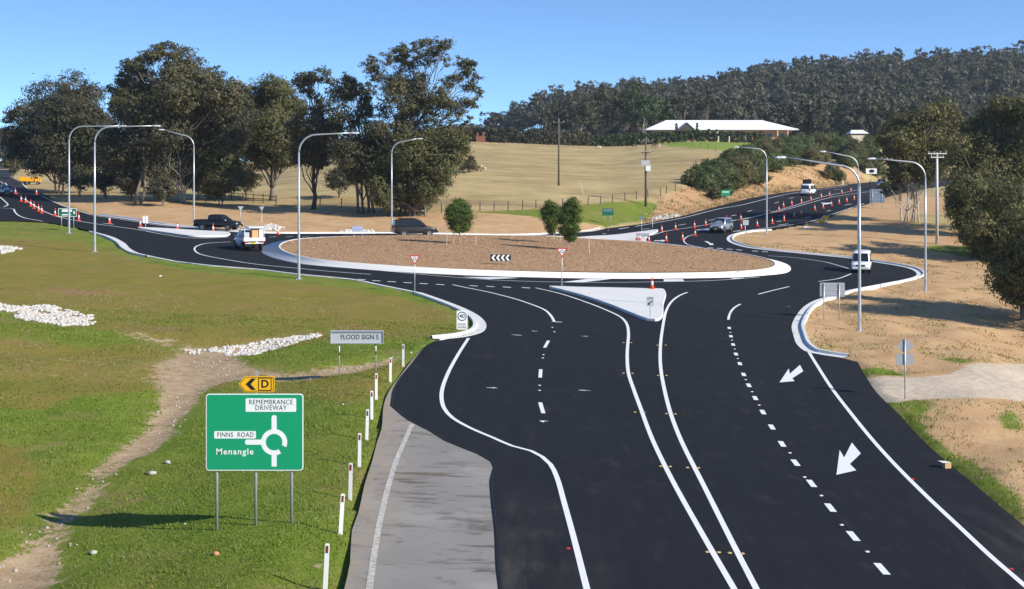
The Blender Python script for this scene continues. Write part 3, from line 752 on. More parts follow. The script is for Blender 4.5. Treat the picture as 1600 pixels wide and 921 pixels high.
patch([(1100, 377.5), (1106, 378.5), (1112, 382), (1113, 380.5), (1115, 384), (1108, 384), (1109, 382.8)]); patch([(1022, 377), (1034, 376.5), (1034, 375.8), (1043, 377.2), (1034, 379), (1034, 378), (1022, 378)])
patch([(1283, 317.5), (1291, 318), (1300, 317.2), (1299, 319), (1290, 320.5), (1285, 319.5)]); patch([(1088, 360), (1105, 358.5), (1112, 359.3), (1106, 361.2), (1089, 361.2)])
# left approach
ribline([(-60, 324), (0, 326), (17, 327), (23, 332), (28, 337), (40, 342), (67, 347)], .18)
ribline([(22, 301), (50, 320), (75, 334), (100, 342), (150, 351), (212, 359.5), (260, 368), (305, 373.5), (357, 372)], .17)
ribline([(66, 307.5), (100, 323), (130, 333), (150, 338.2), (215, 347.8), (250, 353.5), (292, 357.5)], .17)
ribline([(0, 309), (7, 315), (12, 321.5), (6, 324)], .18); ribline([(8, 286.5), (14, 294)], .2, 'lane_dash'); ribline([(33, 286.5), (46, 297.5)], .2)
for a, b in (((1, 284.5), (5, 287.5)), ((160, 349.6), (178, 352))): ribline([a, ((a[0] + b[0]) / 2, (a[1] + b[1]) / 2), b], .17, 'lane_dash')
for u0 in range(420, 520, 26): ribline([(u0, 371.6), (u0 + 6, 371.3), (u0 + 12, 371)], .14, 'lane_dash')
# worn line on the old carriageway
ribline([(644, 664), (630, 695), (617, 727), (607, 760), (597, 800), (589, 840), (578, 915), (563, 1060), (538, 1290)], .17, 'worn_edge_line', .8, old_road, 'line_paint_old', .022)
# raised pavement markers
mk = MB().box((0, 0, .012), (.10, .09, .024)).mesh('marker', bevel=.004)
mk2 = mk.copy(); mk3 = mk.copy()
for me_, m_ in ((mk, 'marker_yellow'), (mk2, 'marker_red'), (mk3, 'marker_white')): me_.materials.append(MATS[m_])
for u, v, k in ((974, 537, 0), (986, 537, 0), (974, 585, 0), (988, 585, 0), (1027, 541, 0), (1040, 541, 0), (1028, 588.5, 0), (1041, 588.5, 0), (992, 646, 0), (1006, 646.5, 0), (1041, 648.5, 0), (1055, 649, 0), (1032, 731, 0), (1047, 731.5, 0), (1074, 733, 0), (1091, 733.5, 0), (1105, 865.5, 0), (1123, 866, 0), (1140, 867, 0), (1160, 868, 0),
                (888, 860, 1), (1426, 751, 1), (1580, 892, 1), (849, 556, 2), (848, 561, 2), (843, 604, 2), (843, 612, 2), (848, 661, 2), (1141, 521, 2), (1143.5, 533, 2), (1148, 547, 2), (1152.5, 562, 2), (1165, 595, 2), (1175, 614, 2), (1186, 635, 2), (1234, 710, 2), (1283, 777, 2), (1257, 748, 2), (1315, 823, 2), (1355, 865, 2), (863, 513, 2), (866, 520, 2)):
    p = px(u, v); o = link('pavement_marker', (mk, mk2, mk3)[k], None, road); o.location = (p.x, p.y, p.z + RO - .002); o.rotation_euler = (0, 0, .3)
# survey dabs of paint on the new seal
for u, v, w in ((770, 608, .5), (807, 525, .45), (914, 527, .35), (912, 612, .4), (849, 660, .3), (870, 504.5, .5), (836, 519, .3), (1233, 480, .2)):
    p = px(u, v); q = []
    for i in range(9):
        a = i / 9 * 2 * math.pi; r_ = w * (.25 + .75 * random.random()); q.append((p.x + math.cos(a) * r_, p.y + math.sin(a) * r_ * .35))
    sheet('paint_dab', q, RO + .010, 'line_paint', .5, road)
# ------------------------------------------------------------------ trees
def leafcloud(lobes, size, dens=1., seed=0, squash=.85, droop=.5, clump=.30, hollow=.45):
    g = np.random.default_rng(seed); VV = []; TT = []
    for (c, r) in lobes:
        A = .35 * size * size; N = dens * 3.4 * math.pi * r * r / A; k = 18; nc = max(5, int(N / k))
        dr = g.normal(size=(nc, 3)); dr /= np.linalg.norm(dr, axis=1)[:, None]
        rad = r * (hollow + (1 - hollow) * g.random(nc) ** .6) * (.8 + .35 * g.random(nc))
        cc = np.array(c) + dr * rad[:, None] * np.array([1, 1, squash])
        ct = g.random(nc)
        cr = .12 + clump * r
        off = g.normal(size=(nc, k, 3)) * np.array([cr, cr, cr * .55]) * .55
        P = (cc[:, None, :] + off).reshape(-1, 3); n = len(P)
        tone = (np.repeat(ct, k) * .6 + g.random(n) * .4)
        nr = (P - np.array(c)) / max(r, .1) + off.reshape(-1, 3) / max(cr, .1) * .45 + np.array([0, 0, .25]); nr /= np.linalg.norm(nr, axis=1)[:, None]
        nr = nr + g.normal(size=(n, 3)) * .42; nr /= np.linalg.norm(nr, axis=1)[:, None]
        ref = g.normal(size=(n, 3)); ref[:, 2] -= droop; a = ref - nr * (ref * nr).sum(1)[:, None]; a /= np.linalg.norm(a, axis=1)[:, None]
        b = np.cross(nr, a)
        L = size * (.6 + .8 * g.random(n))[:, None]; W = L * .5
        V = np.stack([P - a * L * .5 - b * W * .5, P - a * L * .5 + b * W * .5, P + a * L * .5], 1)
        VV.append(V.reshape(-1, 3)); TT.append(tone)
    V = np.concatenate(VV); return V, np.arange(len(V)).reshape(-1, 3), np.concatenate(TT)
def limb(mb, a, b, r0, r1, seed, n=6, wob=.12):
    g = random.Random(seed); a = Vector(a); b = Vector(b); L = (b - a).length; pts = []
    for i in range(5):
        t = i / 4; p = a.lerp(b, t) + Vector((g.uniform(-1, 1), g.uniform(-1, 1), g.uniform(-.3, .6))) * wob * L * math.sin(math.pi * t) * .6
        p.z += L * .10 * math.sin(math.pi * t) * (-1 if g.random() < .5 else .3); pts.append(p)
    mb.tube(pts, [r0 + (r1 - r0) * i / 4 for i in range(5)], n)
    return pts
def gum(name, label, base, lobes_px, leaf, bark, size=.42, dens=1., group=None, stems=1, seed=0, r0=None, cat='tree', depth=1.0, droop=.5, tone_shift=0., fill=1.0, grow=1.16):
    u, v = base; b = gp(u, v); d = b.y; g = random.Random(seed * 7 + 1); s = d / F
    lobes = []
    for (lu, lv, lr) in lobes_px:
        r = lr * s * grow; dd = d + g.uniform(-1, 1) * (1.2 + .8 * r) * depth
        lobes.append((((lu - 800) * dd / F - b.x, dd - d, CAMZ + (HOR - lv) * dd / F - b.z), r))
    core = list(lobes)
    for _ in range(int(fill * len(core))):
        (c1, r1) = g.choice(core); near_ = sorted(core, key=lambda l: (l[0][0] - c1[0]) ** 2 + (l[0][2] - c1[2]) ** 2)[1:4]
        if not near_: break
        (c2, r2) = g.choice(near_); t_ = g.uniform(.3, .7); rm_ = (r1 + r2) * .5
        lobes.append(((c1[0] + (c2[0] - c1[0]) * t_, (c1[1] + c2[1]) * .5 + g.uniform(-1.3, 1.3) * rm_ * depth, c1[2] + (c2[2] - c1[2]) * t_), rm_ * g.uniform(.75, 1.0)))
    root = thing(name, label, cat, b, 0, group)
    top = max(c[2] for c, r in lobes); r0 = r0 or max(.10, top * .0125)
    mb = MB(); bases = []
    for k in range(stems):
        ox = (k - (stems - 1) / 2) * r0 * 2.6; oy = g.uniform(-.3, .3) * (stems > 1)
        mine = [l for i, l in enumerate(lobes) if i % stems == k] or lobes
        cx = sum(c[0] for c, r in mine) / len(mine); cy = sum(c[1] for c, r in mine) / len(mine); zt = max(c[2] for c, r in mine) * .86
        lean = Vector((cx * .8, cy * .8, zt)); tr = []
        for i in range(9):
            t = i / 8; tr.append(Vector((ox, oy, -.3)).lerp(lean, t) + Vector((g.uniform(-1, 1), g.uniform(-1, 1), 0)) * top * .014 * (0 < i < 8) + Vector((0, 0, 0)))
        mb.tube(tr, [r0 * (1.25 if i == 0 else 1) * (1 - .82 * i / 8) / (1 + .18 * (stems - 1)) for i in range(9)], 8)
        for j, (c, r) in enumerate(mine):
            tz = min(max(.16, (c[2] - r * 1.6) / max(zt, .1) * .8), .9); q = tr[min(8, int(tz * 8))]
            pts = limb(mb, q, c, r0 * .42 * (1 - .6 * tz), r0 * .09, seed * 31 + j * 3 + k, 5)
            for m_ in range(3):
                e = Vector(c) + Vector((g.uniform(-1, 1), g.uniform(-1, 1), g.uniform(-.5, 1))) * r * .75
                limb(mb, pts[2 + m_ % 3], e, r0 * .13, r0 * .03, seed * 17 + j * 5 + m_, 4)
    mb.build('trunk', bark, root, True)
    V, Fq, T = leafcloud(lobes, size * .8, dens * .95, seed, droop=droop, clump=.24)
    V[:, 2] = np.maximum(V[:, 2], .15)
    link('crown', npmesh('crown', V, Fq, np.clip(T + tone_shift, 0, 1)), leaf, root)
    return root

GL = 'gum trees beside the paddock fence'
gum('gum_tree', 'broad dark gum tree nearest the green sign road end, low rounded dense crown', (92, 303), [(115, 137, 24), (75, 150, 28), (140, 150, 20), (48, 178, 26), (95, 185, 36), (145, 195, 27), (38, 225, 28), (90, 232, 36), (140, 238, 32), (16, 180, 8), (11, 208, 9), (22, 215, 10), (60, 258, 18), (108, 265, 20), (160, 240, 18), (150, 215, 22), (165, 195, 16), (120, 165, 26), (65, 205, 28), (115, 215, 30), (25, 245, 14), (70, 240, 26)], 'leaf_gum_dark', 'bark_grey', .5, 1.15, GL, 3, 1, fill=1.3, grow=1.27)
gum('gum_tree', 'tallest spreading gum of the dense group, sky gap under its thin top canopy', (214, 318), [(255, 76, 11), (240, 84, 11), (226, 94, 12), (212, 100, 11), (285, 85, 15), (270, 95, 13), (303, 105, 16), (197, 112, 15), (190, 140, 18), (225, 130, 22), (270, 130, 26), (312, 130, 22), (336, 116, 13), (335, 145, 22), (363, 140, 17), (380, 140, 8), (245, 160, 30), (205, 172, 28), (185, 165, 16), (290, 160, 26), (320, 165, 24), (375, 160, 16), (355, 165, 20), (225, 190, 26)], 'leaf_gum', 'bark_grey', .5, 1.2, GL, 2, 2, fill=1.3, grow=1.27)
gum('gum_tree', 'dark gum with leaning pale limbs in the middle of the dense group', (287, 318), [(300, 170, 34), (350, 178, 30), (262, 205, 34), (310, 215, 34), (225, 220, 32), (188, 235, 24), (350, 215, 28), (245, 258, 28), (290, 260, 28), (200, 270, 18), (372, 190, 18), (280, 185, 30), (330, 195, 28), (215, 245, 26), (320, 245, 24), (265, 235, 28), (175, 215, 18), (375, 215, 16), (180, 255, 18)], 'leaf_gum_dark', 'bark_pale', .5, 1.15, GL, 3, 3, fill=1.3, grow=1.27)
gum('gum_tree', 'low olive gum with foliage reaching down near the rail fence', (343, 322), [(340, 232, 24), (356, 255, 24), (325, 258, 22), (345, 285, 22), (330, 298, 15), (365, 285, 15)], 'leaf_gum_green', 'bark_grey', .45, 1.0, GL, 2, 4, fill=1.3, grow=1.27)
gum('gum_tree', 'upright olive gum with forked pale trunk behind the dark rail fence', (425, 314), [(425, 132, 18), (402, 148, 23), (447, 148, 22), (425, 170, 32), (396, 185, 26), (452, 185, 24), (425, 205, 34), (392, 220, 24), (455, 220, 22), (425, 240, 24), (400, 252, 15), (455, 245, 15), (385, 165, 18), (382, 200, 20), (468, 170, 14), (466, 205, 14)], 'leaf_gum_green', 'bark_grey', .45, 1.05, GL, 1, 5, .42, fill=1.3, grow=1.27)
gum('gum_tree', 'slim open gum with a thin domed top and dark straight trunk', (489, 328), [(500, 118, 14), (483, 122, 13), (518, 128, 9), (467, 128, 10), (490, 150, 8), (505, 165, 8), (478, 190, 22), (462, 205, 17), (500, 205, 20), (485, 228, 25), (512, 232, 19), (470, 245, 15), (500, 252, 14), (520, 200, 14), (515, 215, 15), (495, 180, 13)], 'leaf_gum_dark', 'bark_dark', .42, 1.0, GL, 1, 6, .3, fill=1.3, grow=1.27)
gum('gum_tree', 'dark ragged gum leaning against the tall airy gum, several thin stems', (572, 332), [(548, 124, 12), (556, 140, 13), (533, 150, 16), (527, 175, 19), (545, 190, 20), (570, 160, 11), (572, 185, 13), (540, 225, 24), (570, 225, 20), (553, 250, 22), (585, 255, 22), (560, 275, 16)], 'leaf_gum_dark', 'bark_grey', .42, 1.0, GL, 4, 7, .28, fill=1.3, grow=1.27)
gum('gum_tree', 'tall airy gum with lacy brown tinged crown and pale limbs showing', (628, 336), [(665, 68, 11), (648, 75, 12), (695, 70, 12), (685, 82, 11), (622, 80, 14), (603, 92, 12), (580, 93, 9), (665, 92, 17), (635, 100, 17), (700, 98, 9), (722, 98, 11), (737, 104, 9), (572, 108, 11), (745, 122, 9), (724, 118, 9), (590, 118, 15), (622, 122, 17), (655, 122, 17), (700, 128, 13), (735, 134, 13), (752, 146, 7), (576, 138, 13), (612, 148, 19), (650, 150, 19), (690, 150, 18), (728, 158, 11), (742, 165, 7), (600, 172, 16), (635, 178, 19), (672, 178, 18), (708, 180, 14), (735, 188, 8), (690, 205, 19), (655, 205, 20), (625, 205, 19), (600, 200, 17), (720, 208, 14), (670, 222, 19), (640, 222, 19), (605, 225, 18), (700, 225, 17), (660, 160, 17), (630, 140, 15), (700, 165, 14), (580, 205, 15)], 'leaf_gum', 'bark_grey', .40, .95, GL, 4, 8, .26, fill=.9, grow=1.14)
gum('gum_tree', 'leafy low gum at the foot of the airy gum, foliage down to the dirt', (652, 338), [(640, 232, 26), (675, 232, 28), (700, 225, 22), (715, 240, 15), (720, 222, 15), (600, 245, 20), (585, 280, 18), (620, 262, 26), (655, 262, 28), (690, 258, 24), (605, 290, 22), (635, 298, 26), (668, 295, 22), (655, 318, 18), (620, 318, 18), (690, 282, 14), (595, 310, 14)], 'leaf_gum_green', 'bark_grey', .42, 1.25, GL, 4, 9, .25, fill=1.3, grow=1.27)
gum('paddock_tree', 'small round bush standing alone on the dry hill paddock', (733, 270), [(726, 258, 9), (737, 258, 9), (733, 251, 8), (742, 262, 6)], 'leaf_gum', 'bark_dark', .5, 1.1, None, 2, 10)
# gaps between the left trunks: scrub
for i, (u, v, r_, lab) in enumerate(((385, 275, 16, 'pale olive bush growing between the gums and the rail fence'), (165, 275, 18, 'dark bush under the broad gum, beside the tall group'), (20, 250, 12, 'far bush by the pasture behind the yellow machine'), (255, 288, 17, 'dark undergrowth bush among the dense gum trunks'), (310, 275, 20, 'dark leafy sapling clump between the pale limbed gum and the low olive gum'), (205, 280, 16, 'dark sapling clump beside the tallest gum trunk'), (125, 272, 17, 'dark sapling clump under the broad gum by the lamp pair'), (530, 275, 17, 'dark sapling clump between the slim gum and the ragged gum'))):
    gum('bush', lab, (u, v + r_ + 18), [(u, v, r_), (u - r_ * .7, v + 6, r_ * .7), (u + r_ * .7, v + 5, r_ * .75), (u, v + 14, r_ * .8)], ['leaf_gum_green', 'leaf_gum_dark', 'leaf_gum', 'leaf_gum_dark', 'leaf_gum_dark', 'leaf_gum', 'leaf_gum_dark', 'leaf_gum_dark'][i], 'bark_grey', .42, 1.0, None, 2, 40 + i, cat='bush')
# trees on the right, beside the far road
gum('gum_tree', 'bright olive gum with several white trunks beside the pale power pole', (1424, 347), [(1474, 168, 16), (1452, 180, 20), (1488, 188, 18), (1425, 190, 20), (1398, 198, 20), (1385, 215, 16), (1412, 220, 26), (1450, 215, 28), (1485, 218, 22), (1395, 245, 20), (1430, 252, 28), (1465, 250, 26), (1490, 248, 16), (1405, 272, 16), (1440, 280, 18), (1385, 285, 10)], 'leaf_right', 'bark_pale', .45, 1.15, None, 5, 20, .2)
gum('gum_tree', 'pale barked gum whose low leaves hang before the parked cars', (1409, 345), [(1400, 262, 15), (1390, 280, 12), (1412, 285, 14), (1385, 298, 8), (1418, 262, 14)], 'leaf_gum_dark', 'bark_pale', .4, .8, None, 1, 21, .14)
gum('gum_tree', 'tall bronze olive gum rising behind the roadside thicket', (1545, 372), [(1565, 165, 18), (1590, 172, 22), (1545, 185, 20), (1515, 205, 20), (1560, 205, 28), (1600, 210, 30), (1530, 235, 28), (1580, 245, 32), (1505, 255, 24), (1550, 270, 32), (1600, 280, 34), (1640, 230, 40), (1620, 180, 30), (1495, 228, 20), (1500, 285, 22), (1505, 320, 20)], 'leaf_right', 'bark_grey', .45, 1.2, None, 3, 22, .3)
gum('gum_tree', 'dark dense gum with foliage to the ground by the tree shadows', (1530, 405), [(1510, 290, 24), (1540, 305, 32), (1580, 310, 34), (1500, 325, 20), (1520, 345, 28), (1560, 350, 34), (1605, 345, 36), (1508, 365, 18), (1535, 375, 26), (1575, 385, 28), (1495, 300, 14)], 'leaf_gum_green', 'bark_dark', .42, 1.2, None, 3, 23, .28)
gum('gum_tree', 'green gold gum bough overhanging the dirt slope above the driveway', (1612, 500), [(1590, 380, 30), (1560, 400, 24), (1610, 410, 40), (1580, 430, 30), (1565, 445, 18), (1600, 460, 26), (1625, 440, 40), (1640, 390, 50), (1530, 350, 22), (1550, 372, 22), (1595, 345, 26)], 'leaf_right', 'bark_grey', .32, 1.2, None, 3, 24, .24)
gum('gum_tree', 'roadside gum beyond the driveway whose shadow crosses the dirt slope', (1800, 540), [(1800, 250, 50), (1780, 300, 40), (1830, 300, 46), (1800, 340, 44), (1770, 370, 30), (1840, 370, 40)], 'leaf_right', 'bark_grey', .32, 1.0, None, 2, 25, .22)
# shrubs on the cutting
GS = 'shrubs on the road cutting'
shr = [(1100, 285, 14), (1078, 278, 10), (1122, 268, 17), (1105, 260, 10), (1150, 262, 20), (1128, 292, 13), (1118, 302, 9), (1170, 250, 20), (1140, 250, 14), (1190, 240, 20), (1165, 272, 14), (1215, 236, 16), (1238, 232, 16), (1262, 232, 16), (1288, 230, 16), (1312, 232, 15), (1335, 236, 15), (1355, 242, 15), (1205, 252, 15), (1300, 268, 11), (1310, 275, 8), (1185, 275, 12), (1245, 240, 14), (1325, 248, 12), (1280, 242, 12), (1368, 262, 12), (1355, 260, 10), (1090, 270, 12), (1138, 275, 15), (1160, 245, 14), (1225, 226, 13), (1250, 223, 13), (1275, 222, 13), (1300, 221, 13), (1325, 226, 12), (1356, 227, 13), (1200, 230, 13), (1185, 234, 13), (1230, 245, 14), (1265, 245, 13), (1110, 275, 14), (1150, 285, 12)]
for i, (u, v, r_) in enumerate(shr):
    far = v - r_ < 225 or u > 1200
    r_ *= 1.35; vb = v + r_ * .8
    gum('shrub', 'dense green wattle shrub on top of the far road cutting' if far else 'dark olive shrub on the cutting beside the green road sign', (u, vb), [(u, v, r_ * .75), (u - r_ * .6, v + r_ * .25, r_ * .55), (u + r_ * .6, v + r_ * .2, r_ * .55), (u, v - r_ * .45, r_ * .5), (u + r_ * .3, v + r_ * .55, r_ * .5), (u - r_ * .35, v + r_ * .55, r_ * .5)],
        ('leaf_shrub', 'leaf_gum_green', 'leaf_shrub', 'leaf_shrub', 'leaf_right')[i % 5], 'bark_dark', .40, 1.3, 'shrubs above the far road' if far else GS, 2, 60 + i, cat='shrub')
# trees by the farmhouse
hs = [(905, 203, 905, 165, 24), (940, 203, 942, 160, 26), (975, 206, 975, 158, 28), (1005, 206, 1004, 162, 26), (1035, 206, 1035, 165, 22), (880, 205, 878, 178, 16), (850, 208, 848, 182, 14), (1062, 200, 1062, 168, 16), (1100, 200, 1100, 168, 16)]
for i, (bu, bv, u, v, r_) in enumerate(hs):
    b = Vector((0, 0, 0)); d = 455 + (i % 3) * 10
    x = (bu - 800) / F * d; base_v = HOR + F * (CAMZ - hz(x, d)) / d
    g_ = thing('farm_tree', 'dark bushy tree in the belt behind the farmhouse hedge', 'tree', (x, d, gz(x, d)), 0, 'trees behind the farmhouse hedge')
    lob = []
    rg = random.Random(i)
    for k in range(9):
        rr_ = r_ * rg.uniform(.45, .7); lu = u + rg.uniform(-1, 1) * r_ * .7; lv = v + rg.uniform(-1, 1.3) * r_ * .8
        lob.append((((lu - bu) / F * d, rg.uniform(-2, 2), max(1.5, CAMZ + (HOR - lv) * d / F - gz(x, d))), rr_ * d / F))
    V, Fq, T = leafcloud(lob, .8, .8, 300 + i)
    V[:, 2] = np.maximum(V[:, 2], .2)
    mb = MB(); mb.tube([(0, 0, -.3), (0, 0, 4), (.2, 0, 8)], [.4, .3, .15], 6); [limb(mb, (0, 0, 3.5), c, .16, .05, i * 9 + q, 4) for q, (c, r) in enumerate(lob)]
    mb.build('trunk', 'bark_grey', g_, True); link('crown', npmesh('crown', V, Fq, T), 'leaf_hedge' if i in (3, 4) else 'leaf_gum_dark', g_)

# forest on the ridge: a mass nobody could count
g = np.random.default_rng(5)
protos = []
for k in range(7):
    rg = np.random.default_rng(100 + k); lob = []
    hgt = rg.uniform(11, 16)
    for j in range(6): lob.append(((rg.normal() * 1.9, rg.normal() * 1.9, hgt * (.42 + .1 * j + rg.uniform(-.05, .05))), rg.uniform(1.8, 3.0)))
    V, Fq, T = leafcloud(lob, 1.3, .52, k, clump=.32); protos.append((V, T))
VV = []; TT = []; TR = []
cand = []
yv = 488.
while yv < 985:
    sp = 6.6 + (yv - 488) * .0055
    xv = (-.16 if yv < 840 else -.45) * yv
    while xv < .50 * yv:
        cand.append((xv + g.uniform(-.45, .45) * sp, yv + g.uniform(-.45, .45) * sp)); xv += sp
    yv += sp * (1.15 if yv < 905 else .8)
cand = np.array(cand); aa = cand[:, 0] / cand[:, 1]; cand = cand[(cand[:, 1] > np.interp(aa, [-.5, .0, .035, .07], [840, 780, 640, 480]))]; zc_ = H(cand[:, 0], cand[:, 1])
# keep only what can be seen: drop trees hidden well behind nearer crowns
up = F * (zc_ - CAMZ) / cand[:, 1]; uu = (F * cand[:, 0] / cand[:, 1] // 6).astype(int)
order = np.argsort(cand[:, 1]); top = {}; keep = []
for i in order:
    tp = F * (zc_[i] + 13 - CAMZ) / cand[i, 1]; h_ = max(top.get(uu[i] + k, -1e9) for k in (-1, 0, 1))
    if tp > h_ - 4: keep.append(i)
    top[uu[i]] = max(top.get(uu[i], -1e9), tp)
for n_i, i in enumerate(keep):
    x, y = cand[i]; V, T = protos[g.integers(7)]; s = g.uniform(.75, 1.25) * (1.15 if y > 880 else 1); a = g.uniform(0, 6.28)
    ca, sa = math.cos(a), math.sin(a)
    W = np.c_[(V[:, 0] * ca - V[:, 1] * sa) * s, (V[:, 0] * sa + V[:, 1] * ca) * s, V[:, 2] * s * g.uniform(.85, 1.2)] + np.array([x, y, zc_[i]])
    VV.append(W); TT.append(np.clip(T * .4 + g.uniform(0, .6), 0, 1))
    h_ = 9 * s; r_ = .22
    TR.append(np.array([[x - r_, y, zc_[i] - .5], [x + r_, y, zc_[i] - .5], [x + r_ * .6 + .4, y, zc_[i] + h_], [x - r_ * .6 + .4, y, zc_[i] + h_], [x, y - r_, zc_[i] - .5], [x, y + r_, zc_[i] - .5], [x + .4, y + r_ * .6, zc_[i] + h_], [x + .4, y - r_ * .6, zc_[i] + h_]]))
V = np.concatenate(VV); T = np.concatenate(TT)
print('FOREST trees', len(keep), 'of', len(cand), 'quads', len(T))
fo = setp(link('forest', npmesh('forest', V, np.arange(len(V)).reshape(-1, 3), T), 'leaf_far'), 'grey green gum forest covering the long ridge behind the farmhouse', 'forest', None, 'stuff')
V = np.concatenate(TR)
link('trunks', npmesh('trunks', V, np.arange(len(V)).reshape(-1, 4)), 'bark_grey', fo)['kind'] = 'stuff'

# hedges by the farmhouse
def hedge(name, label, pts, h, w, leaf, seed):
    P = catmull(pts, 1.6); b = Vector((P[0][0], P[0][1], gz(*P[0]))); root = thing(name, label, 'hedge', b)
    lob = [((p[0] - b.x, p[1] - b.y, gz(*p) - b.z + h * (.2 + .3 * k)), w * .5) for p in P for k in (0, 1, 2)]
    V, Fq, T = leafcloud(lob, .7, 2.2, seed, clump=.3, hollow=.2); link('foliage', npmesh('foliage', V, Fq, T), leaf, root)
    mb = MB(); mb.tube([(p[0] - b.x, p[1] - b.y, gz(*p) - b.z + .6) for p in P], .25, 5); mb.build('stems', 'bark_dark', root)
def up_(u, d): return ((u - 800) / F * d, d)
hedge('hedge', 'long clipped green hedge in front of the farmhouse', [up_(925, 418), up_(1000, 420), up_(1080, 421), up_(1160, 422), up_(1190, 422)], 3.3, 2.0, 'leaf_hedge', 1)
hedge('hedge', 'dark tall shelter hedge along the crest of the dry paddock', [up_(690, 418), up_(715, 417), up_(745, 415), up_(790, 412), up_(840, 410), up_(885, 410), up_(915, 412)], 4.0, 3.2, 'leaf_gum_dark', 2)

# young trees on the island
def young(label, base, lobes, seed):
    u, v = base; p = px(u, v); z = hz(p.x, p.y) + float(dome(p.x, p.y)); d = p.y; root = thing('young_tree', label, 'tree', (p.x, p.y, z)); g = random.Random(seed)
    lob = [(((lu - u) * d / F, g.uniform(-.4, .4), CAMZ + (HOR - lv) * d / F - z), 1.3 * lr * d / F) for lu, lv, lr in lobes]
    mb = MB(); zt = max(c[2] for c, r in lob); mb.tube([(0, 0, -.1), (.02, 0, zt * .35), (0, .03, zt * .8)], [.055, .045, .02], 7)
    for j, (c, r) in enumerate(lob): limb(mb, (0, 0, zt * .35), c, .022, .008, seed + j, 4)
    mb.build('trunk', 'stake', root, True)
    V, Fq, T = leafcloud(lob, .17, 2.6, seed, clump=.28, hollow=.2); link('crown', npmesh('crown', V, Fq, T), 'leaf_young', root)
    return root, p, z
yt = [young('young leafy tree standing alone on the mulch between thin stakes', (718, 391), [(708, 326, 9), (724, 324, 9), (716, 318, 7), (706, 336, 9), (728, 336, 9), (717, 340, 11), (710, 350, 9), (726, 350, 9), (716, 358, 7), (728, 358, 5), (718, 330, 10)], 1),
      young('young leafy tree, smaller of the touching pair on the mulch', (865, 389), [(860, 322, 8), (854, 332, 8), (868, 330, 8), (857, 343, 8), (867, 345, 8), (862, 355, 7), (862, 362, 5), (862, 335, 9)], 2),
      young('young leafy tree, larger and lower crowned of the touching pair on the mulch', (888, 402), [(895, 316, 7), (888, 326, 9), (899, 328, 8), (885, 340, 9), (897, 343, 9), (888, 355, 9), (896, 358, 8), (888, 368, 8), (893, 372, 6), (879, 360, 6), (880, 345, 8)], 3)]
st = MB().tube([(0, 0, -.1), (.02, .01, .85), (.03, .02, 1.75)], [.03, .03, .028], 6).mesh('tree_stake'); st.materials.append(MATS['stake'])
for u, v in ((698, 394), (709, 391), (744, 394), (875, 385), (921, 408)):
    p = px(u, v); o = link('tree_stake', st); o.location = (p.x, p.y, hz(p.x, p.y) + float(dome(p.x, p.y))); o.rotation_euler = (random.uniform(-.05, .05), .12 if u == 921 else random.uniform(-.05, .05), random.uniform(0, 6))
    setp(o, 'thin pale timber tree stake standing in the island mulch' if u != 921 else 'thin pale stake leaning over in the bare island mulch', 'stake', 'tree stakes on the island')

# bark chips on the island
g = np.random.default_rng(8); N = 75000
q = np.c_[g.uniform(IN2[:, 0].min(), IN2[:, 0].max(), N), g.uniform(IN2[:, 1].min(), IN2[:, 1].max(), N)]; q = q[inpoly(q[:, 0], q[:, 1], [tuple(p) for p in IN2])]
n = len(q); c = np.c_[q, H(*q.T) + dome(*q.T) + g.uniform(.005, .05, n)]
a = g.normal(size=(n, 3)) * [1, 1, .35]; a /= np.linalg.norm(a, axis=1)[:, None]; b = np.cross(a, g.normal(size=(n, 3)) * .35 + [0, 0, 1]); b /= np.linalg.norm(b, axis=1)[:, None]
L = g.uniform(.02, .065, n)[:, None]; Wd = L * g.uniform(.25, .6, n)[:, None]
V = np.stack([c - a * L - b * Wd, c + a * L - b * Wd, c + a * L + b * Wd, c - a * L + b * Wd], 1).reshape(-1, 3)
setp(link('bark_chips', npmesh('bark_chips', V, np.arange(len(V)).reshape(-1, 4), g.random(n)), 'bark_chip', isl), kind='stuff')

# grass blades in the near verge
def blades(name, N, x0, x1, y0, y1, keepf, hgt, matn, label, seed):
    g = np.random.default_rng(seed); x = g.uniform(x0, x1, N); y = y0 + (y1 - y0) * g.random(N) ** 1.5
    k = keepf(x, y, g); x = x[k]; y = y[k]; n = len(x); z = gzv(x, y)
    hh = hgt * g.uniform(.5, 1.4, n) * (.6 + .9 * (vnoise(x, y, .9, 21) + .5)); w = g.uniform(.010, .02, n) * (1 + (y - 25) / 45); a = g.uniform(0, 6.28, n)
    B = np.c_[x, y, z - .01]; sx = np.c_[np.cos(a) * w, np.sin(a) * w, 0 * w]; tip = B + np.c_[g.normal(size=n) * .45 * hh, g.normal(size=n) * .45 * hh, hh]
    V = np.stack([B - sx, B + sx, tip], 1).reshape(-1, 3)
    tone = np.clip(g.random(n) * .45 + (vnoise(x, y, 1.7, 4) + vnoise(x, y, .6, 6) * .6 + .55) * .55, 0, 1)
    return setp(link(name, npmesh(name, V, np.arange(len(V)).reshape(-1, 3), tone), matn), label, 'grass', None, 'stuff')
outroad = lambda x, y: ~(inpoly(x, y, ROAD) | inpoly(x, y, OLD))
def keep_l(x, y, g): return outroad(x, y) & (np.abs(x / y) < .5) & (g.random(len(x)) > zval(zb, 0, x, y) * 1.6) & (g.random(len(x)) > .45 * zval(za, 0, x, y))
blades('grass', 330000, -36, -1, 27, 84, keep_l, .062, 'grass_blade', 'short green grass on the verge around the big green sign', 1)
def keep_d(x, y, g): return outroad(x, y) & (np.abs(x / y) < .5) & (g.random(len(x)) < .25 + zval(za, 0, x, y)) & (g.random(len(x)) > zval(zb, 0, x, y) * 1.3) & (vnoise(x, y, 2.3, 12) > -.08)
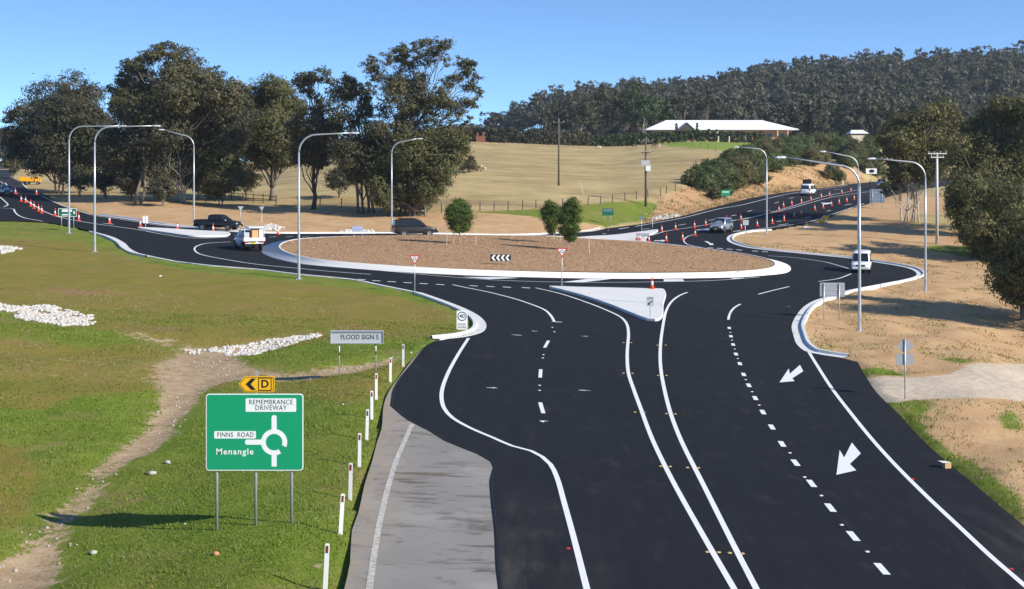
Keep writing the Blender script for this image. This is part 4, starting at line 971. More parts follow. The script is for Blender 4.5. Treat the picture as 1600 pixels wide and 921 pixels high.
blades('dry_grass', 90000, -40, -1, 27, 95, keep_d, .05, 'grass_dry', 'dry straw coloured grass scattered through the verge', 2)
def keep_r(x, y, g): return outroad(x, y) & (x / y < .46) & (x > 4) & (zval(zb, 1, x, y) < .3) & (g.random(len(x)) > zval(za, 2, x, y) * .99)
blades('grass', 90000, 12, 42, 32, 118, keep_r, .10, 'grass_blade', 'green grass tufts along the asphalt edge by the gravel driveway', 3)
def keep_t(x, y, g): return outroad(x, y) & (x > 10) & (zval(zb, 1, x, y) < .2) & (vnoise(x, y, 1.6, 31) > .18)
blades('dry_grass', 110000, 13, 60, 32, 165, keep_t, .11, 'grass_dry', 'sparse dry tufts on the bare dirt slope', 4)

def keep_b(x, y, g): return outroad(x, y) & (zval(zc, 1, x, y) > .2) & (vnoise(x, y, 2.1, 33) > -.05)
blades('dry_grass', 60000, 14, 85, 165, 300, keep_b, .38, 'grass_dry', 'tall dry grass on the cutting above the far road', 6)
def keep_g(x, y, g): return outroad(x, y) & (x > 12) & (zval(zb, 1, x, y) < .2) & (vnoise(x, y, 2.6, 41) > .22) & (vnoise(x, y, .9, 42) > -.1)
blades('grass', 90000, 13, 60, 32, 150, keep_g, .09, 'grass_blade', 'patchy green tufts on the bare dirt slope', 7)
# white rock lining and loose stones
ico = bmesh.new(); bmesh.ops.create_icosphere(ico, subdivisions=1, radius=1); IV = np.array([v.co[:] for v in ico.verts]); IF = np.array([[v.index for v in f.verts] for f in ico.faces]); ico.free()
def rocks(name, poly_px, N, s0, s1, m, label, seed):
    P = [tuple(px(*p))[:2] for p in poly_px]; A = np.array(P); g = np.random.default_rng(seed)
    q = np.c_[g.uniform(A[:, 0].min(), A[:, 0].max(), N), g.uniform(A[:, 1].min(), A[:, 1].max(), N)]; jx = (vnoise(q[:, 0], q[:, 1], 1.1, seed + 50) + vnoise(q[:, 0], q[:, 1], .5, seed + 60)) * .7; q = q[inpoly(q[:, 0] + jx, q[:, 1] + jx * 1.5, P) & (vnoise(q[:, 0], q[:, 1], .8, seed) > -.40)]; n = len(q)
    s = s0 + (s1 - s0) * g.random(n) ** 2; V = IV[None] * (s[:, None, None] * (1 + g.uniform(-.3, .3, (n, 12, 1)))) * np.stack([g.uniform(.7, 1.2, n), g.uniform(.7, 1.2, n), g.uniform(.45, .8, n)], -1)[:, None, :]
    V = V + np.c_[q, gzv(*q.T) + s * .25][:, None, :]
    Fq = (IF[None] + 12 * np.arange(n)[:, None, None]).reshape(-1, 3)
    return setp(link(name, npmesh(name, V.reshape(-1, 3), Fq), m), label, 'rocks', None, 'stuff')
rocks('rock_lining', [(-60, 470), (0, 477), (40, 482), (72, 478), (105, 488), (138, 497), (140, 507), (95, 509), (45, 500), (15, 490), (-60, 478)], 11000, .05, .15, 'rock_white', 'white rock lining in the swale, the larger patch', 1)
rocks('rock_lining', [(290, 541), (330, 543), (375, 540), (420, 532), (470, 526), (498, 520), (503, 524), (470, 534), (420, 545), (390, 553), (355, 552), (315, 546)], 6500, .04, .12, 'rock_white', 'white rock lining running as a thin strip toward the flood sign', 2)
rocks('rock_lining', [(-30, 388), (0, 386), (14, 387), (27, 391), (10, 398), (-30, 399)], 700, .08, .24, 'rock_white', 'heap of pale rocks on the grass below the lamp pair', 3)
rocks('rock_lining', [(408, 355), (422, 352), (436, 356), (436, 361), (410, 361)], 500, .15, .35, 'rock_white', 'pale rock heap behind the roundabout kerb near the white utility', 4)
rocks('rock_lining', [(530, 362), (548, 360), (580, 361), (582, 364.5), (530, 364.5)], 500, .12, .28, 'rock_white', 'pale rocks at the back kerb behind the small grey sign', 5)
rocks('rock_lining', [(1018, 340), (1032, 336), (1058, 337), (1062, 340), (1020, 343.5)], 500, .15, .32, 'rock_white', 'pale rocks beside the far road below the dry bank', 6)
rocks('stones', P_path[2:], 1500, .02, .07, 'rock_grey', 'loose stones scattered along the eroded dirt path', 7)
# ------------------------------------------------------------------ street lamps
def lamp(label, base, top_v, reach_px, rise=.02, back=0., base_d=None):
    u, v = base
    if base_d: b = Vector(((u - 800) / F * base_d, base_d, 0)); b.z = gz(b.x, b.y)
    else: b = gp(u, v)
    s = b.y / F; root = thing('street_lamp', label, 'street lamp', b, 0, 'galvanised street lamps round the roundabout')
    top = CAMZ + (HOR - top_v) * s - b.z; L = abs(reach_px) * s; sg = 1 if reach_px > 0 else -1; rc = 1.35; z0 = top - rise * L - rc
    MB().tube([(0, 0, -.2), (0, 0, .0), (0, 0, z0 * .55), (0, 0, z0)], [.115, .115, .09, .07], 12).build('pole', 'galv', root, True)
    arm = [(0, 0, z0 - .02)] + [(sg * rc * (1 - math.cos(R(a))), back * rc * (1 - math.cos(R(a))), z0 + rc * math.sin(R(a))) for a in (15, 30, 45, 60, 75, 90)] + [(sg * (rc + (L - .5 - rc) * t), back * (rc + (L - .5 - rc) * t), z0 + rc + rise * L * t) for t in (.5, 1)]
    MB().tube(arm, [.068] * 7 + [.055, .042], 10).build('arm', 'galv', root, True)
    ex, ez = arm[-1][0], arm[-1][2]; ey = arm[-1][1]
    h = MB(); h.add([(ex - sg * .05, ey - .06, ez - .05), (ex + sg * .18, ey - .15, ez - .06), (ex + sg * .55, ey - .16, ez - .06), (ex + sg * .68, ey - .08, ez - .04), (ex + sg * .68, ey + .08, ez - .04), (ex + sg * .55, ey + .16, ez - .06), (ex + sg * .18, ey + .15, ez - .06), (ex - sg * .05, ey + .06, ez - .05),
                         (ex - sg * .05, ey - .05, ez + .05), (ex + sg * .18, ey - .11, ez + .08), (ex + sg * .55, ey - .12, ez + .07), (ex + sg * .66, ey - .06, ez + .02), (ex + sg * .66, ey + .06, ez + .02), (ex + sg * .55, ey + .12, ez + .07), (ex + sg * .18, ey + .11, ez + .08), (ex - sg * .05, ey + .05, ez + .05)],
                        [tuple(range(8)), tuple(range(8, 16))] + [(i, (i + 1) % 8, (i + 1) % 8 + 8, i + 8) for i in range(8)])
    hd = h.build('lamp_head', 'grey_panel', root, False)
    MB().box((ex + sg * .38, ey, ez - .072), (.34, .2, .02)).build('lens', 'lamp_clear', hd)
    bp = MB(); bp.box((0, 0, .02), (.42, .42, .04))
    for i in (-1, 1):
        for j in (-1, 1): bp.tube([(i * .15, j * .15, .03), (i * .15, j * .15, .09)], .02, 6)
    bp.build('base_plate', 'galv', root)
    MB().box((0, -.10, .75), (.11, .05, .4)).build('access_door', 'alu_back', root, bevel=.01)
lamp('street lamp on the grass verge before the give way sign', (467, 437), 208, 91, .03)
lamp('street lamp with long flat arm on the grass, close by the kerb nose', (148, 395), 197, 100, .015)
lamp('street lamp standing just behind the small green road sign', (108, 366), 197, 87, .01)
lamp('street lamp behind the black utility, arm reaching toward the gums', (303, 350), 203, -53, .16)
lamp('street lamp behind the roundabout by the dark wagon', (612, 363), 217, 46, .1)
lamp('street lamp by the far road opposite the green sign on the bank', (1198, 366), 230, -50, .05)
lamp('street lamp on the dirt beside the big grey sign back', (1343, 513), 246, -125, .10, .15)
lamp('street lamp behind the kerb bulb near the white van', (1341, 399), 237, -58, .12)
lamp('street lamp on the dirt slope below the pale power pole', (1446, 455), 248, -88, .06)

# ------------------------------------------------------------------ signs
def posts(root, xs, h, r=.03, m='galv', zs=None, y=.05):
    for i, x in enumerate(xs): MB().tube([(x, y, (zs[i] if zs else 0) - .25), (x, y, h)], r, 8).build('post', m, root, True)
# big direction sign
D0 = 39.0; k = D0 / F
bx, bzz = (399 - 800) * k, 0
b = Vector((bx, D0, gz(bx, D0)))
root = thing('direction_sign', 'big green road direction sign with roundabout diagram on three posts', 'road sign', b)
W_, H_ = 152 * k, 120 * k; cxs = (398 - 800) * k - bx; czs = CAMZ + (HOR - 675.5) * k - b.z
panel = MB().prism(rrect(W_, H_, .09), -.015, .015).build('panel', 'white_panel', root); panel.location = (cxs, 0, czs)
face = MB().prism(rrect(W_ - .05, H_ - .05, .07), -.019, -.0155).build('green_face', 'sign_green', panel)
MB().prism(rrect(W_, H_, .09), .0155, .02).build('back_face', 'alu_back', panel)
SX = lambda u: (u - 398) * k
SZ = lambda v: (675.5 - v) * k
pl = MB().prism([(p[0] + SX(423.5), p[1] + SZ(633)) for p in rrect(79 * k, 21 * k, .03)], -.023, -.0195).build('name_plate', 'white_panel', panel)
text('REMEMBRANCE', .19, 'black_paint', pl, (SX(423.5), -.024, SZ(628.6)), sx=.86, spc=1.1)
text('DRIVEWAY', .19, 'black_paint', pl, (SX(423.5), -.024, SZ(637.6)), sx=.86, spc=1.1)
pl = MB().prism([(p[0] + SX(367.5), p[1] + SZ(679.5)) for p in rrect(65 * k, 11.5 * k, .025)], -.023, -.0195).build('name_plate', 'white_panel', panel)
text('FINNS', .185, 'black_paint', pl, (SX(352), -.024, SZ(679.6)), sx=.84, spc=1.08); text('ROAD', .185, 'black_paint', pl, (SX(383.8), -.024, SZ(679.6)), sx=.84, spc=1.08)
text('Menangle', .235, 'white_panel', panel, (SX(367), -.021, SZ(706)), bold=.003, sx=1.0, spc=1.18, name='town_lettering')
sy = MB(); cx_, cz_ = SX(428.5), SZ(691)
Ro, Ri = 20.5 * k, 13 * k
def arc(a0, a1):
    n = 30; o = [(cx_ + Ro * math.cos(R(a0 + (a1 - a0) * i / n)), cz_ + Ro * math.sin(R(a0 + (a1 - a0) * i / n))) for i in range(n + 1)]; q = [(cx_ + Ri * math.cos(R(a0 + (a1 - a0) * i / n)), cz_ + Ri * math.sin(R(a0 + (a1 - a0) * i / n))) for i in range(n + 1)]
    for i in range(n): sy.prism([o[i], o[i + 1], q[i + 1], q[i]], -.0225, -.0195)
arc(-22, 302)
st_ = 4 * k
sy.prism([(cx_ - st_, cz_ + Ri + .03), (cx_ + st_, cz_ + Ri + .03), (cx_ + st_, cz_ + 39 * k), (cx_ + st_ * .6, cz_ + 42 * k), (cx_ - st_ * .6, cz_ + 42 * k), (cx_ - st_, cz_ + 39 * k)], -.0235, -.0195)
sy.prism([(cx_ - st_, cz_ - 38 * k), (cx_ + st_, cz_ - 38 * k), (cx_ + st_, cz_ - Ri - .03), (cx_ - st_, cz_ - Ri - .03)], -.0235, -.0195)
sy.prism([(cx_ - 44 * k, cz_ - 4 * k), (cx_ - Ri - .03, cz_ - 4 * k), (cx_ - Ri - .03, cz_ + 4 * k), (cx_ - 44 * k, cz_ + 4 * k), (cx_ - 46 * k, cz_)], -.0235, -.0195)
sy.build('roundabout_diagram', 'white_panel', panel)
for u in (338, 399, 455):
    x = (u - 800) * k - bx; zg = gz(bx + x, D0 + .07) - b.z
    MB().tube([(x, .065, zg - .2), (x, .065, czs + H_ / 2 - .1)], .042, 10).build('post', 'galv', root, True)
for z in (-.6, .0, .6): MB().box((cxs, .032, czs + z), (W_ - .1, .022, .05)).build('brace', 'alu_back', root)
# detour marker on top of it
root = thing('detour_sign', 'yellow detour marker with black arrow and letter on top of the green sign', 'road sign', (bx + (401 - 398) * k + cxs - 0, D0, b.z + czs + H_ / 2))
zc0 = CAMZ + (HOR - 600.5) * k - (b.z + czs + H_ / 2)
def hexp(g): return [(-28.5 * k + g * 1.3, 0), (-18 * k + g * .6, -12.5 * k + g), (26 * k - g, -12.5 * k + g), (28 * k - g, -10.5 * k + g), (28 * k - g, 10.5 * k - g), (26 * k - g, 12.5 * k - g), (-18 * k + g * .6, 12.5 * k - g)]
pn = MB().prism([(p[0], p[1] + zc0) for p in hexp(0)], -.012, .012).build('panel', 'sign_yellow', root)
fr = MB(); ring_poly(fr, [(p[0], p[1] + zc0) for p in hexp(.022)], [(p[0], p[1] + zc0) for p in hexp(.035)], -.016, -.0125); fr.build('border', 'black_paint', pn)
MB().prism([(x * k, z * k + zc0) for x, z in ((-17, 0), (-8, 9), (-1, 9), (-9, 0), (-1, -9), (-8, -9))], -.016, -.0125).build('arrow', 'black_paint', pn)
fr = MB(); ring_poly(fr, [(p[0] + 13 * k, p[1] + zc0) for p in rrect(21 * k, 20 * k, .02)], [(p[0] + 13 * k, p[1] + zc0) for p in rrect(18.5 * k, 17.5 * k, .015)], -.016, -.0125); fr.build('letter_box', 'black_paint', pn)
text('D', .30, 'black_paint', pn, (13 * k, -.015, zc0), bold=.008)
MB().box((0, .03, zc0 - .1), (.05, .03, 25 * k + .5)).build('bracket', 'galv', root)

# flood sign
p1, p2 = gp(530, 592), gp(587, 590); d = (p1.y + p2.y) / 2; k = d / F
b = Vector(((558 - 800) * k, d, 0)); b.z = gz(b.x, b.y)
root = thing('flood_sign', 'grey flood sign board with black lettering on two thin posts', 'road sign', b)
cz = CAMZ + (HOR - 527) * k - b.z
pn = MB().box((0, 0, cz), (83 * k, .05, 21 * k)).build('panel', 'grey_panel', root)
MB().box((0, -.04, cz + 9.0 * k), (83.6 * k, .06, 2.6 * k)).build('top_rail', 'galv', root); MB().box((0, -.04, cz - 9.6 * k), (83.6 * k, .06, 1.6 * k)).build('bottom_rail', 'galv', root)
for sx_ in (-1, 1): MB().box((sx_ * 41 * k, -.04, cz), (1.4 * k, .058, 19 * k)).build('side_rail', 'galv', root)
text('FLOOD SIGN 5', 10.5 * k, 'black_paint', pn, (4 * k, -.027, cz - .2 * k), sx=.86, bold=.003)
for u in (530, 587):
    x = (u - 800) * k - b.x; zg = gz(b.x + x, d) - b.z; MB().tube([(x, .05, zg - .25), (x, .05, cz + 10.5 * k)], .03, 8).build('post', 'galv', root, True)
    MB().tube([(x, .05, zg + 1.05), (x, .05, zg + 1.2)], .033, 8).build('red_band', 'dark_red', root)

# road work speed sign
p = gp(722, 517); k = p.y / F
root = thing('speed_sign', 'white road work speed sign reading 40 standing low on the grass by the kerb', 'road sign', p)
pn = MB().prism([(q[0], q[1] + 15.5 * k) for q in rrect(17 * k, 30 * k, .03)], -.01, .01).build('panel', 'white_panel', root)
c2 = [(7.2 * k * math.cos(2 * math.pi * i / 28), 20 * k + 7.2 * k * math.sin(2 * math.pi * i / 28) + 1.5 * k) for i in range(28)]; c1 = [(5.9 * k * math.cos(2 * math.pi * i / 28), 21.5 * k + 5.9 * k * math.sin(2 * math.pi * i / 28)) for i in range(28)]
fr = MB(); ring_poly(fr, c2, c1, -.014, -.0105); fr.build('circle', 'black_paint', pn)
text('40', 8.5 * k, 'black_paint', pn, (0, -.013, 21.5 * k), bold=.003); text('ROAD', 4.4 * k, 'black_paint', pn, (0, -.013, 8.8 * k)); text('WORK', 4.4 * k, 'black_paint', pn, (0, -.013, 4.2 * k))
fm = MB()
for s_ in (-1, 1): fm.tube([(s_ * 5 * k, .02, 26 * k), (s_ * 5 * k, .5, .02)], .014, 6); fm.tube([(s_ * 6 * k, .015, 29 * k), (s_ * 6 * k, .015, -.08)], .014, 6)
fm.build('stand', 'galv', root)

# give way signs
def giveway(label, base, tri_v, w_px, rz=0., back=False):
    p = gp(*base); k = p.y / F; root = thing('give_way_sign', label, 'road sign', p, rz); zc = CAMZ + (HOR - tri_v) * k - p.z; w = w_px * k
    def tri(s):
        h = w * .87; return [(-w / 2 * s, h * .42 * s + (1 - s) * .02), (w / 2 * s, h * .42 * s + (1 - s) * .02), (0, -h * .58 * s + (1 - s) * .02)]
    def tr(s): return [(q[0], q[1] + zc) for q in tri(s)]
    pn = MB().prism(tr(1), -.008, .008).build('panel', 'alu_back' if back else 'white_panel', root)
    if not back:
        fr = MB(); ring_poly(fr, tr(1.0), tr(.72), -.012, -.0085); fr.build('red_border', 'red_paint', pn)
        cc = MB(); ring_poly(cc, [(w * .15 * math.cos(i / 18 * 6.2832), zc + .04 + w * .15 * math.sin(i / 18 * 6.2832)) for i in range(18)], [(w * .10 * math.cos(i / 18 * 6.2832), zc + .04 + w * .10 * math.sin(i / 18 * 6.2832)) for i in range(18)], -.012, -.0085); cc.build('roundabout_symbol', 'black_paint', pn)
    MB().tube([(0, .04, -.25), (0, .04, zc + w * .3)], .03, 8).build('post', 'galv', root, True)
giveway('red and white give way sign on the grass verge', (648, 460), 405.5, 17)
giveway('red and white give way sign at the tip of the paved splitter island', (878, 452), 394, 17)
giveway('back of a triangular sign beside the black utility', (376, 354), 326, 9, .3, True)
giveway('back of a triangular sign by the pale rock heap', (409, 374), 326, 8, .3, True)
# chevron board
p = px(782, 422); p.z = hz(p.x, p.y) + float(dome(p.x, p.y)); k = p.y / F
root = thing('chevron_board', 'black board with four white chevrons on the mulch island', 'road sign', p); zc = CAMZ + (HOR - 403) * k - p.z
pn = MB().prism([(q[0], q[1] + zc) for q in rrect(32 * k, 10.5 * k, .05)], -.012, .012).build('panel', 'black_paint', root)
for i in range(4):
    x0 = (-14.2 + i * 7.3) * k; h = 4.6 * k; w = 3.6 * k
    MB().prism([(x0, zc), (x0 + 3.4 * k, zc + h), (x0 + 3.4 * k + w, zc + h), (x0 + w, zc), (x0 + 3.4 * k + w, zc - h), (x0 + 3.4 * k, zc - h)], -.016, -.0125).build('chevron', 'white_panel', pn)
posts(root, (-10 * k, 10 * k), zc + 4 * k)
# keep left sign on the splitter island
p = px(1016, 501); p.z += RO + .16; k = p.y / F
root = thing('keep_left_sign', 'small white keep left sign with black arrow on the paved splitter island', 'road sign', p); zc = CAMZ + (HOR - 471.5) * k - p.z
pn = MB().prism([(q[0], q[1] + zc) for q in rrect(11 * k, 15 * k, .03)], -.008, .008).build('panel', 'grey_panel', root)
MB().prism([(x * k, zc + z * k) for x, z in ((-4.2, -5.5), (-3.2, -1.2), (-2.2, -2.4), (3.6, 1.8), (4.3, .6), (-1.3, -3.7), (-.2, -4.9))], -.012, -.0085).build('arrow', 'black_paint', pn)
MB().box((0, -.010, zc + 5.3 * k), (10 * k, .004, 3.2 * k)).build('header_strip', 'alu_back', pn)
posts(root, (0,), zc + 6 * k, .025)
# sign boards seen from behind or too far to read
def board(name, label, bases, box, m, rz=0., zoff=0., lines=0, thick=.03):
    (u0, v0, u1, v1) = box; ps = [gp(*q) for q in bases]; d = sum(q.y for q in ps) / len(ps); k = d / F
    c = Vector(((u0 + u1) / 2 - 800, 0, 0)) * k; c.y = d; c.z = gz(c.x, d); root = thing(name, label, 'road sign', c, rz)
    zc = CAMZ + (HOR - (v0 + v1) / 2) * k - c.z; w = (u1 - u0) * k; h = (v1 - v0) * k
    pn = MB().prism([(q[0], q[1] + zc) for q in rrect(w, h, min(w, h) * .08)], -thick / 2, thick / 2).build('panel', m, root)
    for i in range(lines): MB().box((0, -thick / 2 - .012, zc - h / 2 + h * (i + .5) / lines), (w * .98, .022, .045)).build('stiffener', 'galv', pn)
    for q in bases:
        x = (q[0] - 800) * k - c.x; zg = gz(c.x + x, d) - c.z
        MB().tube([(x, -thick / 2 - .055 if lines else thick / 2 + .03, zg - .25), (x, -thick / 2 - .055 if lines else thick / 2 + .03, zc + h / 2 - .03)], .035, 8).build('post', 'galv', root, True)
    return root, pn, zc, k, w, h
board('road_sign', 'back of a wide grey sign on two posts beside the kerb and tall lamp', [(1287, 500), (1311, 499)], (1281, 442, 1320, 464), 'alu_back', 0, 0, 3)
p = gp(1414, 625); k = p.y / F
root = thing('warning_sign', 'back of a diamond sign above a square plate on one post by the gravel driveway', 'road sign', p)
zd = CAMZ + (HOR - 541) * k - p.z; zr_ = CAMZ + (HOR - 562) * k - p.z
MB().prism([(x * k + .02, zd + z * k) for x, z in ((-13.5, 0), (0, -12.5), (13.5, 0), (0, 12.5))], .03, .045).build('diamond_plate', 'alu_back', root)
MB().prism([(q[0], q[1] + zr_) for q in rrect(27 * k, 17.5 * k, .04)], .03, .045).build('square_plate', 'alu_back', root)
MB().tube([(0, 0, -.25), (0, 0, zd + 12 * k)], .03, 8).build('post', 'galv', root, True)
board('road_sign', 'large blue grey sign back on short legs beside the far road', [(1363, 326), (1378, 325)], (1359, 295.5, 1382.5, 317), 'blue_panel', 0, 0, 2)
rt, pn, zc, k, w, h = board('road_sign', 'small white sign with dark emblem beyond the parked cars', [(1361.5, 284)], (1353, 263.5, 1370, 272), 'white_panel')
MB().prism([(x * k, zc + z * k) for x, z in ((-4, 1), (0, 3), (4, 2), (5, -1), (1, -3), (-3, -2))], -.025, -.016).build('emblem', 'black_paint', pn)
rt, pn, zc, k, w, h = board('road_sign', 'small green road sign with two lines of lettering before a lamp post', [(96, 362), (115, 361)], (91, 326, 120, 339), 'sign_green_dark')
fr = MB(); ring_poly(fr, [(q[0], q[1] + zc) for q in rrect(w, h, .06)], [(q[0], q[1] + zc) for q in rrect(w - .1, h - .1, .05)], -.02, -.016); fr.build('border', 'white_panel', pn)
MB().box((-.05, -.018, zc + .2), (w * .55, .004, .26)).build('name_plate', 'white_panel', pn); MB().box((-.12, -.018, zc - .22), (w * .5, .004, .13)).build('lettering', 'white_panel', pn); MB().box((w * .36, -.018, zc), (.16, .004, .3)).build('arrow', 'white_panel', pn)
rt, pn, zc, k, w, h = board('road_sign', 'dark green sign on two posts on the grass patch behind the roundabout', [(944, 352), (954, 353)], (941, 326, 958.5, 337), 'sign_green_dark')
MB().box((0, -.018, zc + .22), (w * .8, .004, .3)).build('name_plate', 'blue_panel', pn)
rt, pn, zc, k, w, h = board('road_sign', 'green sign on two posts at the foot of the shrub covered bank', [(1129, 318), (1139, 317)], (1127, 297, 1141, 306), 'sign_green')
MB().box((0, -.018, zc + .12), (w * .75, .004, .16)).build('lettering', 'white_panel', pn)
board('road_sign', 'small pale grey sign on two posts behind the mulch island', [(553, 372), (566, 371.5)], (550, 353.5, 567, 362), 'banner')
rt, pn, zc, k, w, h = board('road_sign', 'pair of narrow white panels on one post on the long splitter island', [(227.3, 358)], (223, 338, 226.6, 349), 'white_panel')
MB().prism([(q[0] + 4.6 * k, q[1] + zc) for q in rrect(3.8 * k, 11 * k, .03)], -.015, .015).build('panel', 'white_panel', rt)
board('road_sign', 'back of a small sign on the dirt inside the kerb bulb', [(1164.5, 383)], (1160.5, 344, 1170, 352), 'alu_back', .2)
board('road_sign', 'thin sign seen nearly edge on upon the paved island by the traffic cones', [(1002.5, 364)], (1000.8, 337, 1004.3, 344), 'blue_panel', .0)
board('road_sign', 'narrow post mounted plate at the end of the paved island', [(1019.5, 361)], (1018.2, 339, 1020.8, 345), 'grey_panel', .0)
board('barrier_board', 'low dark board standing among cones on the paved island', [(995, 376), (1013, 376)], (994, 365, 1014.5, 370.5), 'alu_back')

# guide posts
gpm = MB(); gpm.prism([(-.055, -.25), (.055, -.25), (.055, 1.06), (.045, 1.085), (-.045, 1.085), (-.055, 1.06)], -.012, .012); gpm.box((0, .016, .5), (.03, .012, 1.1)); me_gp = gpm.mesh('body', bevel=.003); me_gp.materials.append(MATS['post_white'])
me_rf = MB().box((0, -.015, .95), (.062, .006, .17)).mesh('reflector'); me_rf.materials.append(MATS['dark_red'])
for i, (u, v) in enumerate(((508, 917), (532, 835), (547, 778), (561.5, 730), (573, 686), (581, 655), (588, 623.5), (610, 596), (630, 571), (718, 985))):
    p = gp(u, v)
    o = thing('guide_post', 'white guide post with red reflector along the old road shoulder', 'guide post', p, random.uniform(-.15, .15), 'guide posts along the old road')
    o.rotation_euler.y = (.05, .06, .02, .01, .03, 0, 0, .01, 0, 0)[i]
    link('body', me_gp, None, o); link('reflector', me_rf, None, o)
    o.scale.z = 1.02

# ------------------------------------------------------------------ cones
cb = MB().box((0, 0, .02), (.4, .4, .04)).mesh('base', bevel=.012); cb.materials.append(MATS['cone_orange'])
cm = MB().tube([(0, 0, .04), (0, 0, .30)], [.15, .108], 14).mesh('body', True); cm.materials.append(MATS['cone_orange'])
cw = MB().tube([(0, 0, .30), (0, 0, .56)], [.110, .068], 14).mesh('white_band', True); cw.materials.append(MATS['cone_white'])
ct = MB().tube([(0, 0, .56), (0, 0, .84), (0, 0, .87)], [.067, .03, .02], 12).mesh('tip', True); ct.materials.append(MATS['cone_orange'])
proto = None
def cone(u, v, label, group, lift=0., s=1.):
    p = px(u, v); o = thing('traffic_cone', label, 'traffic cone', (p.x, p.y, p.z + RO + lift), random.uniform(0, 1.5), group); o.scale = (s, s, s)
    for n_, m_ in (('base', cb), ('body', cm), ('white_band', cw), ('tip', ct)): link(n_, m_, None, o)
lc = 'orange traffic cone with white band in the row down the sloping approach road'
for u, v in ((24, 303.5), (28, 307), (33, 316), (40, 317.5), (48, 323.5), (53, 327), (60, 331), (65, 334), (86, 338.5), (57, 304.5)): cone(u, v, lc, 'cones down the approach road', 0, 1.1)
lc = 'orange traffic cone with white band along the lane beside the long splitter island'
for u, v in ((123, 345.5), (171, 350), (219, 355.5), (277, 360), (333, 363.5)): cone(u, v, lc, 'cones along the splitter island', 0, 1.1)
cone(434, 367.5, 'orange traffic cone alone at the back kerb near the white utility', None)
cone(1019, 455.5, 'orange traffic cone standing on the near paved splitter island', None, .17, 1.05)
lc = 'orange traffic cone with white band in the rows closing lanes of the far road'
for u, v in ((1034, 363), (1055.5, 360), (1085, 356.5), (1102.5, 353.5), (1041, 378), (1066.5, 376), (1086, 369.5), (1135.5, 347), (1157.5, 345), (1158, 358.5), (1183, 354.5), (1202.5, 334.5), (1217, 331), (1206.5, 350.5), (1225, 346), (1224, 324.5), (1237, 321.5), (1252, 318), (1267, 314.5), (1283, 310), (1296, 307.5), (1315, 303), (1329.5, 300.5), (1241, 340), (1252, 336.5), (1273, 329), (1286, 326), (1299, 322.5), (1311, 319), (1323, 316.5), (1334.5, 313)):
    cone(u, v, lc, 'cones on the far road', 0, 1.08)
for u, v in ((995, 378.5), (999.5, 378.8), (1014, 379)): cone(u, v, 'orange traffic cone by the low dark board on the paved island', 'cones by the low board', .17 if u < 1008 else 0)

# ------------------------------------------------------------------ power poles
def crossarm(root, z, w, rz, ins=4, m='timber_pole'):
    a = MB().box((0, -.14, z), (w, .10, .12)).build('crossarm', m, root); a.rotation_euler = (0, 0, rz)
    for i in range(ins):
        x = (i / (ins - 1) - .5) * w * .92; MB().tube([(x, -.14, z + .06), (x, -.14, z + .14), (x, -.14, z + .24), (x, -.14, z + .28)], [.03, .06, .055, .02], 8).build('insulator', 'grey_panel', a, True)
p = gp(873, 291); k = p.y / F; h = CAMZ + (HOR - 187.5) * k - p.z
r_ = thing('power_pole', 'brown timber power pole with short crossarm standing in the dry paddock', 'power pole', p)
MB().tube([(0, 0, -.4), (0, 0, h * .5), (0, 0, h)], [.17, .145, .115], 10).build('pole', 'timber_pole', r_, True); crossarm(r_, h - .45, 1.8, .1, 3); MB().tube([(0, 0, h), (0, 0, h + .3)], [.05, .03], 8).build('insulator', 'grey_panel', r_); MB().tube([(.1, -.1, h - .6), (.35, -.1, h - 2.6)], .02, 5).build('stay_wire', 'wire', r_)
p = gp(1009, 323); k = p.y / F; h = CAMZ + (HOR - 214.5) * k - p.z
r_ = thing('power_pole', 'timber power pole carrying two pale equipment boxes beside the wire fence', 'power pole', p)
MB().tube([(0, 0, -.4), (0, 0, h * .5), (0, 0, h)], [.19, .165, .13], 10).build('pole', 'timber_pole', r_, True); crossarm(r_, h - .6, 2.2, .1, 4); crossarm(r_, h - 2.3, 1.3, -.3, 3)
MB().box((-.1, -.28, CAMZ + (HOR - 255) * k - p.z), (1.25, .3, .8)).build('switch_box', 'grey_panel', r_, bevel=.03); MB().box((.3, -.3, CAMZ + (HOR - 263.5) * k - p.z), (.72, .35, .75)).build('meter_box', 'white_panel', r_, bevel=.03)
MB().tube([(.1, 0, CAMZ + (HOR - 237) * k - p.z), (1.0, -.2, CAMZ + (HOR - 236.5) * k - p.z), (1.25, -.25, CAMZ + (HOR - 236.8) * k - p.z)], [.04, .04, .07], 6).build('lamp_arm', 'galv', r_)
p = gp(1464, 382); k = p.y / F; h = CAMZ + (HOR - 239) * k - p.z
r_ = thing('power_pole', 'pale concrete power pole with wide crossarm in front of the thicket', 'power pole', p)
MB().tube([(0, 0, -.4), (0, 0, h * .5), (0, 0, h)], [.20, .17, .13], 12).build('pole', 'pole_pale', r_, True); crossarm(r_, h - .1, 2.3, .05, 4, 'pole_pale'); crossarm(r_, h - .55, 1.6, .05, 3, 'pole_pale')

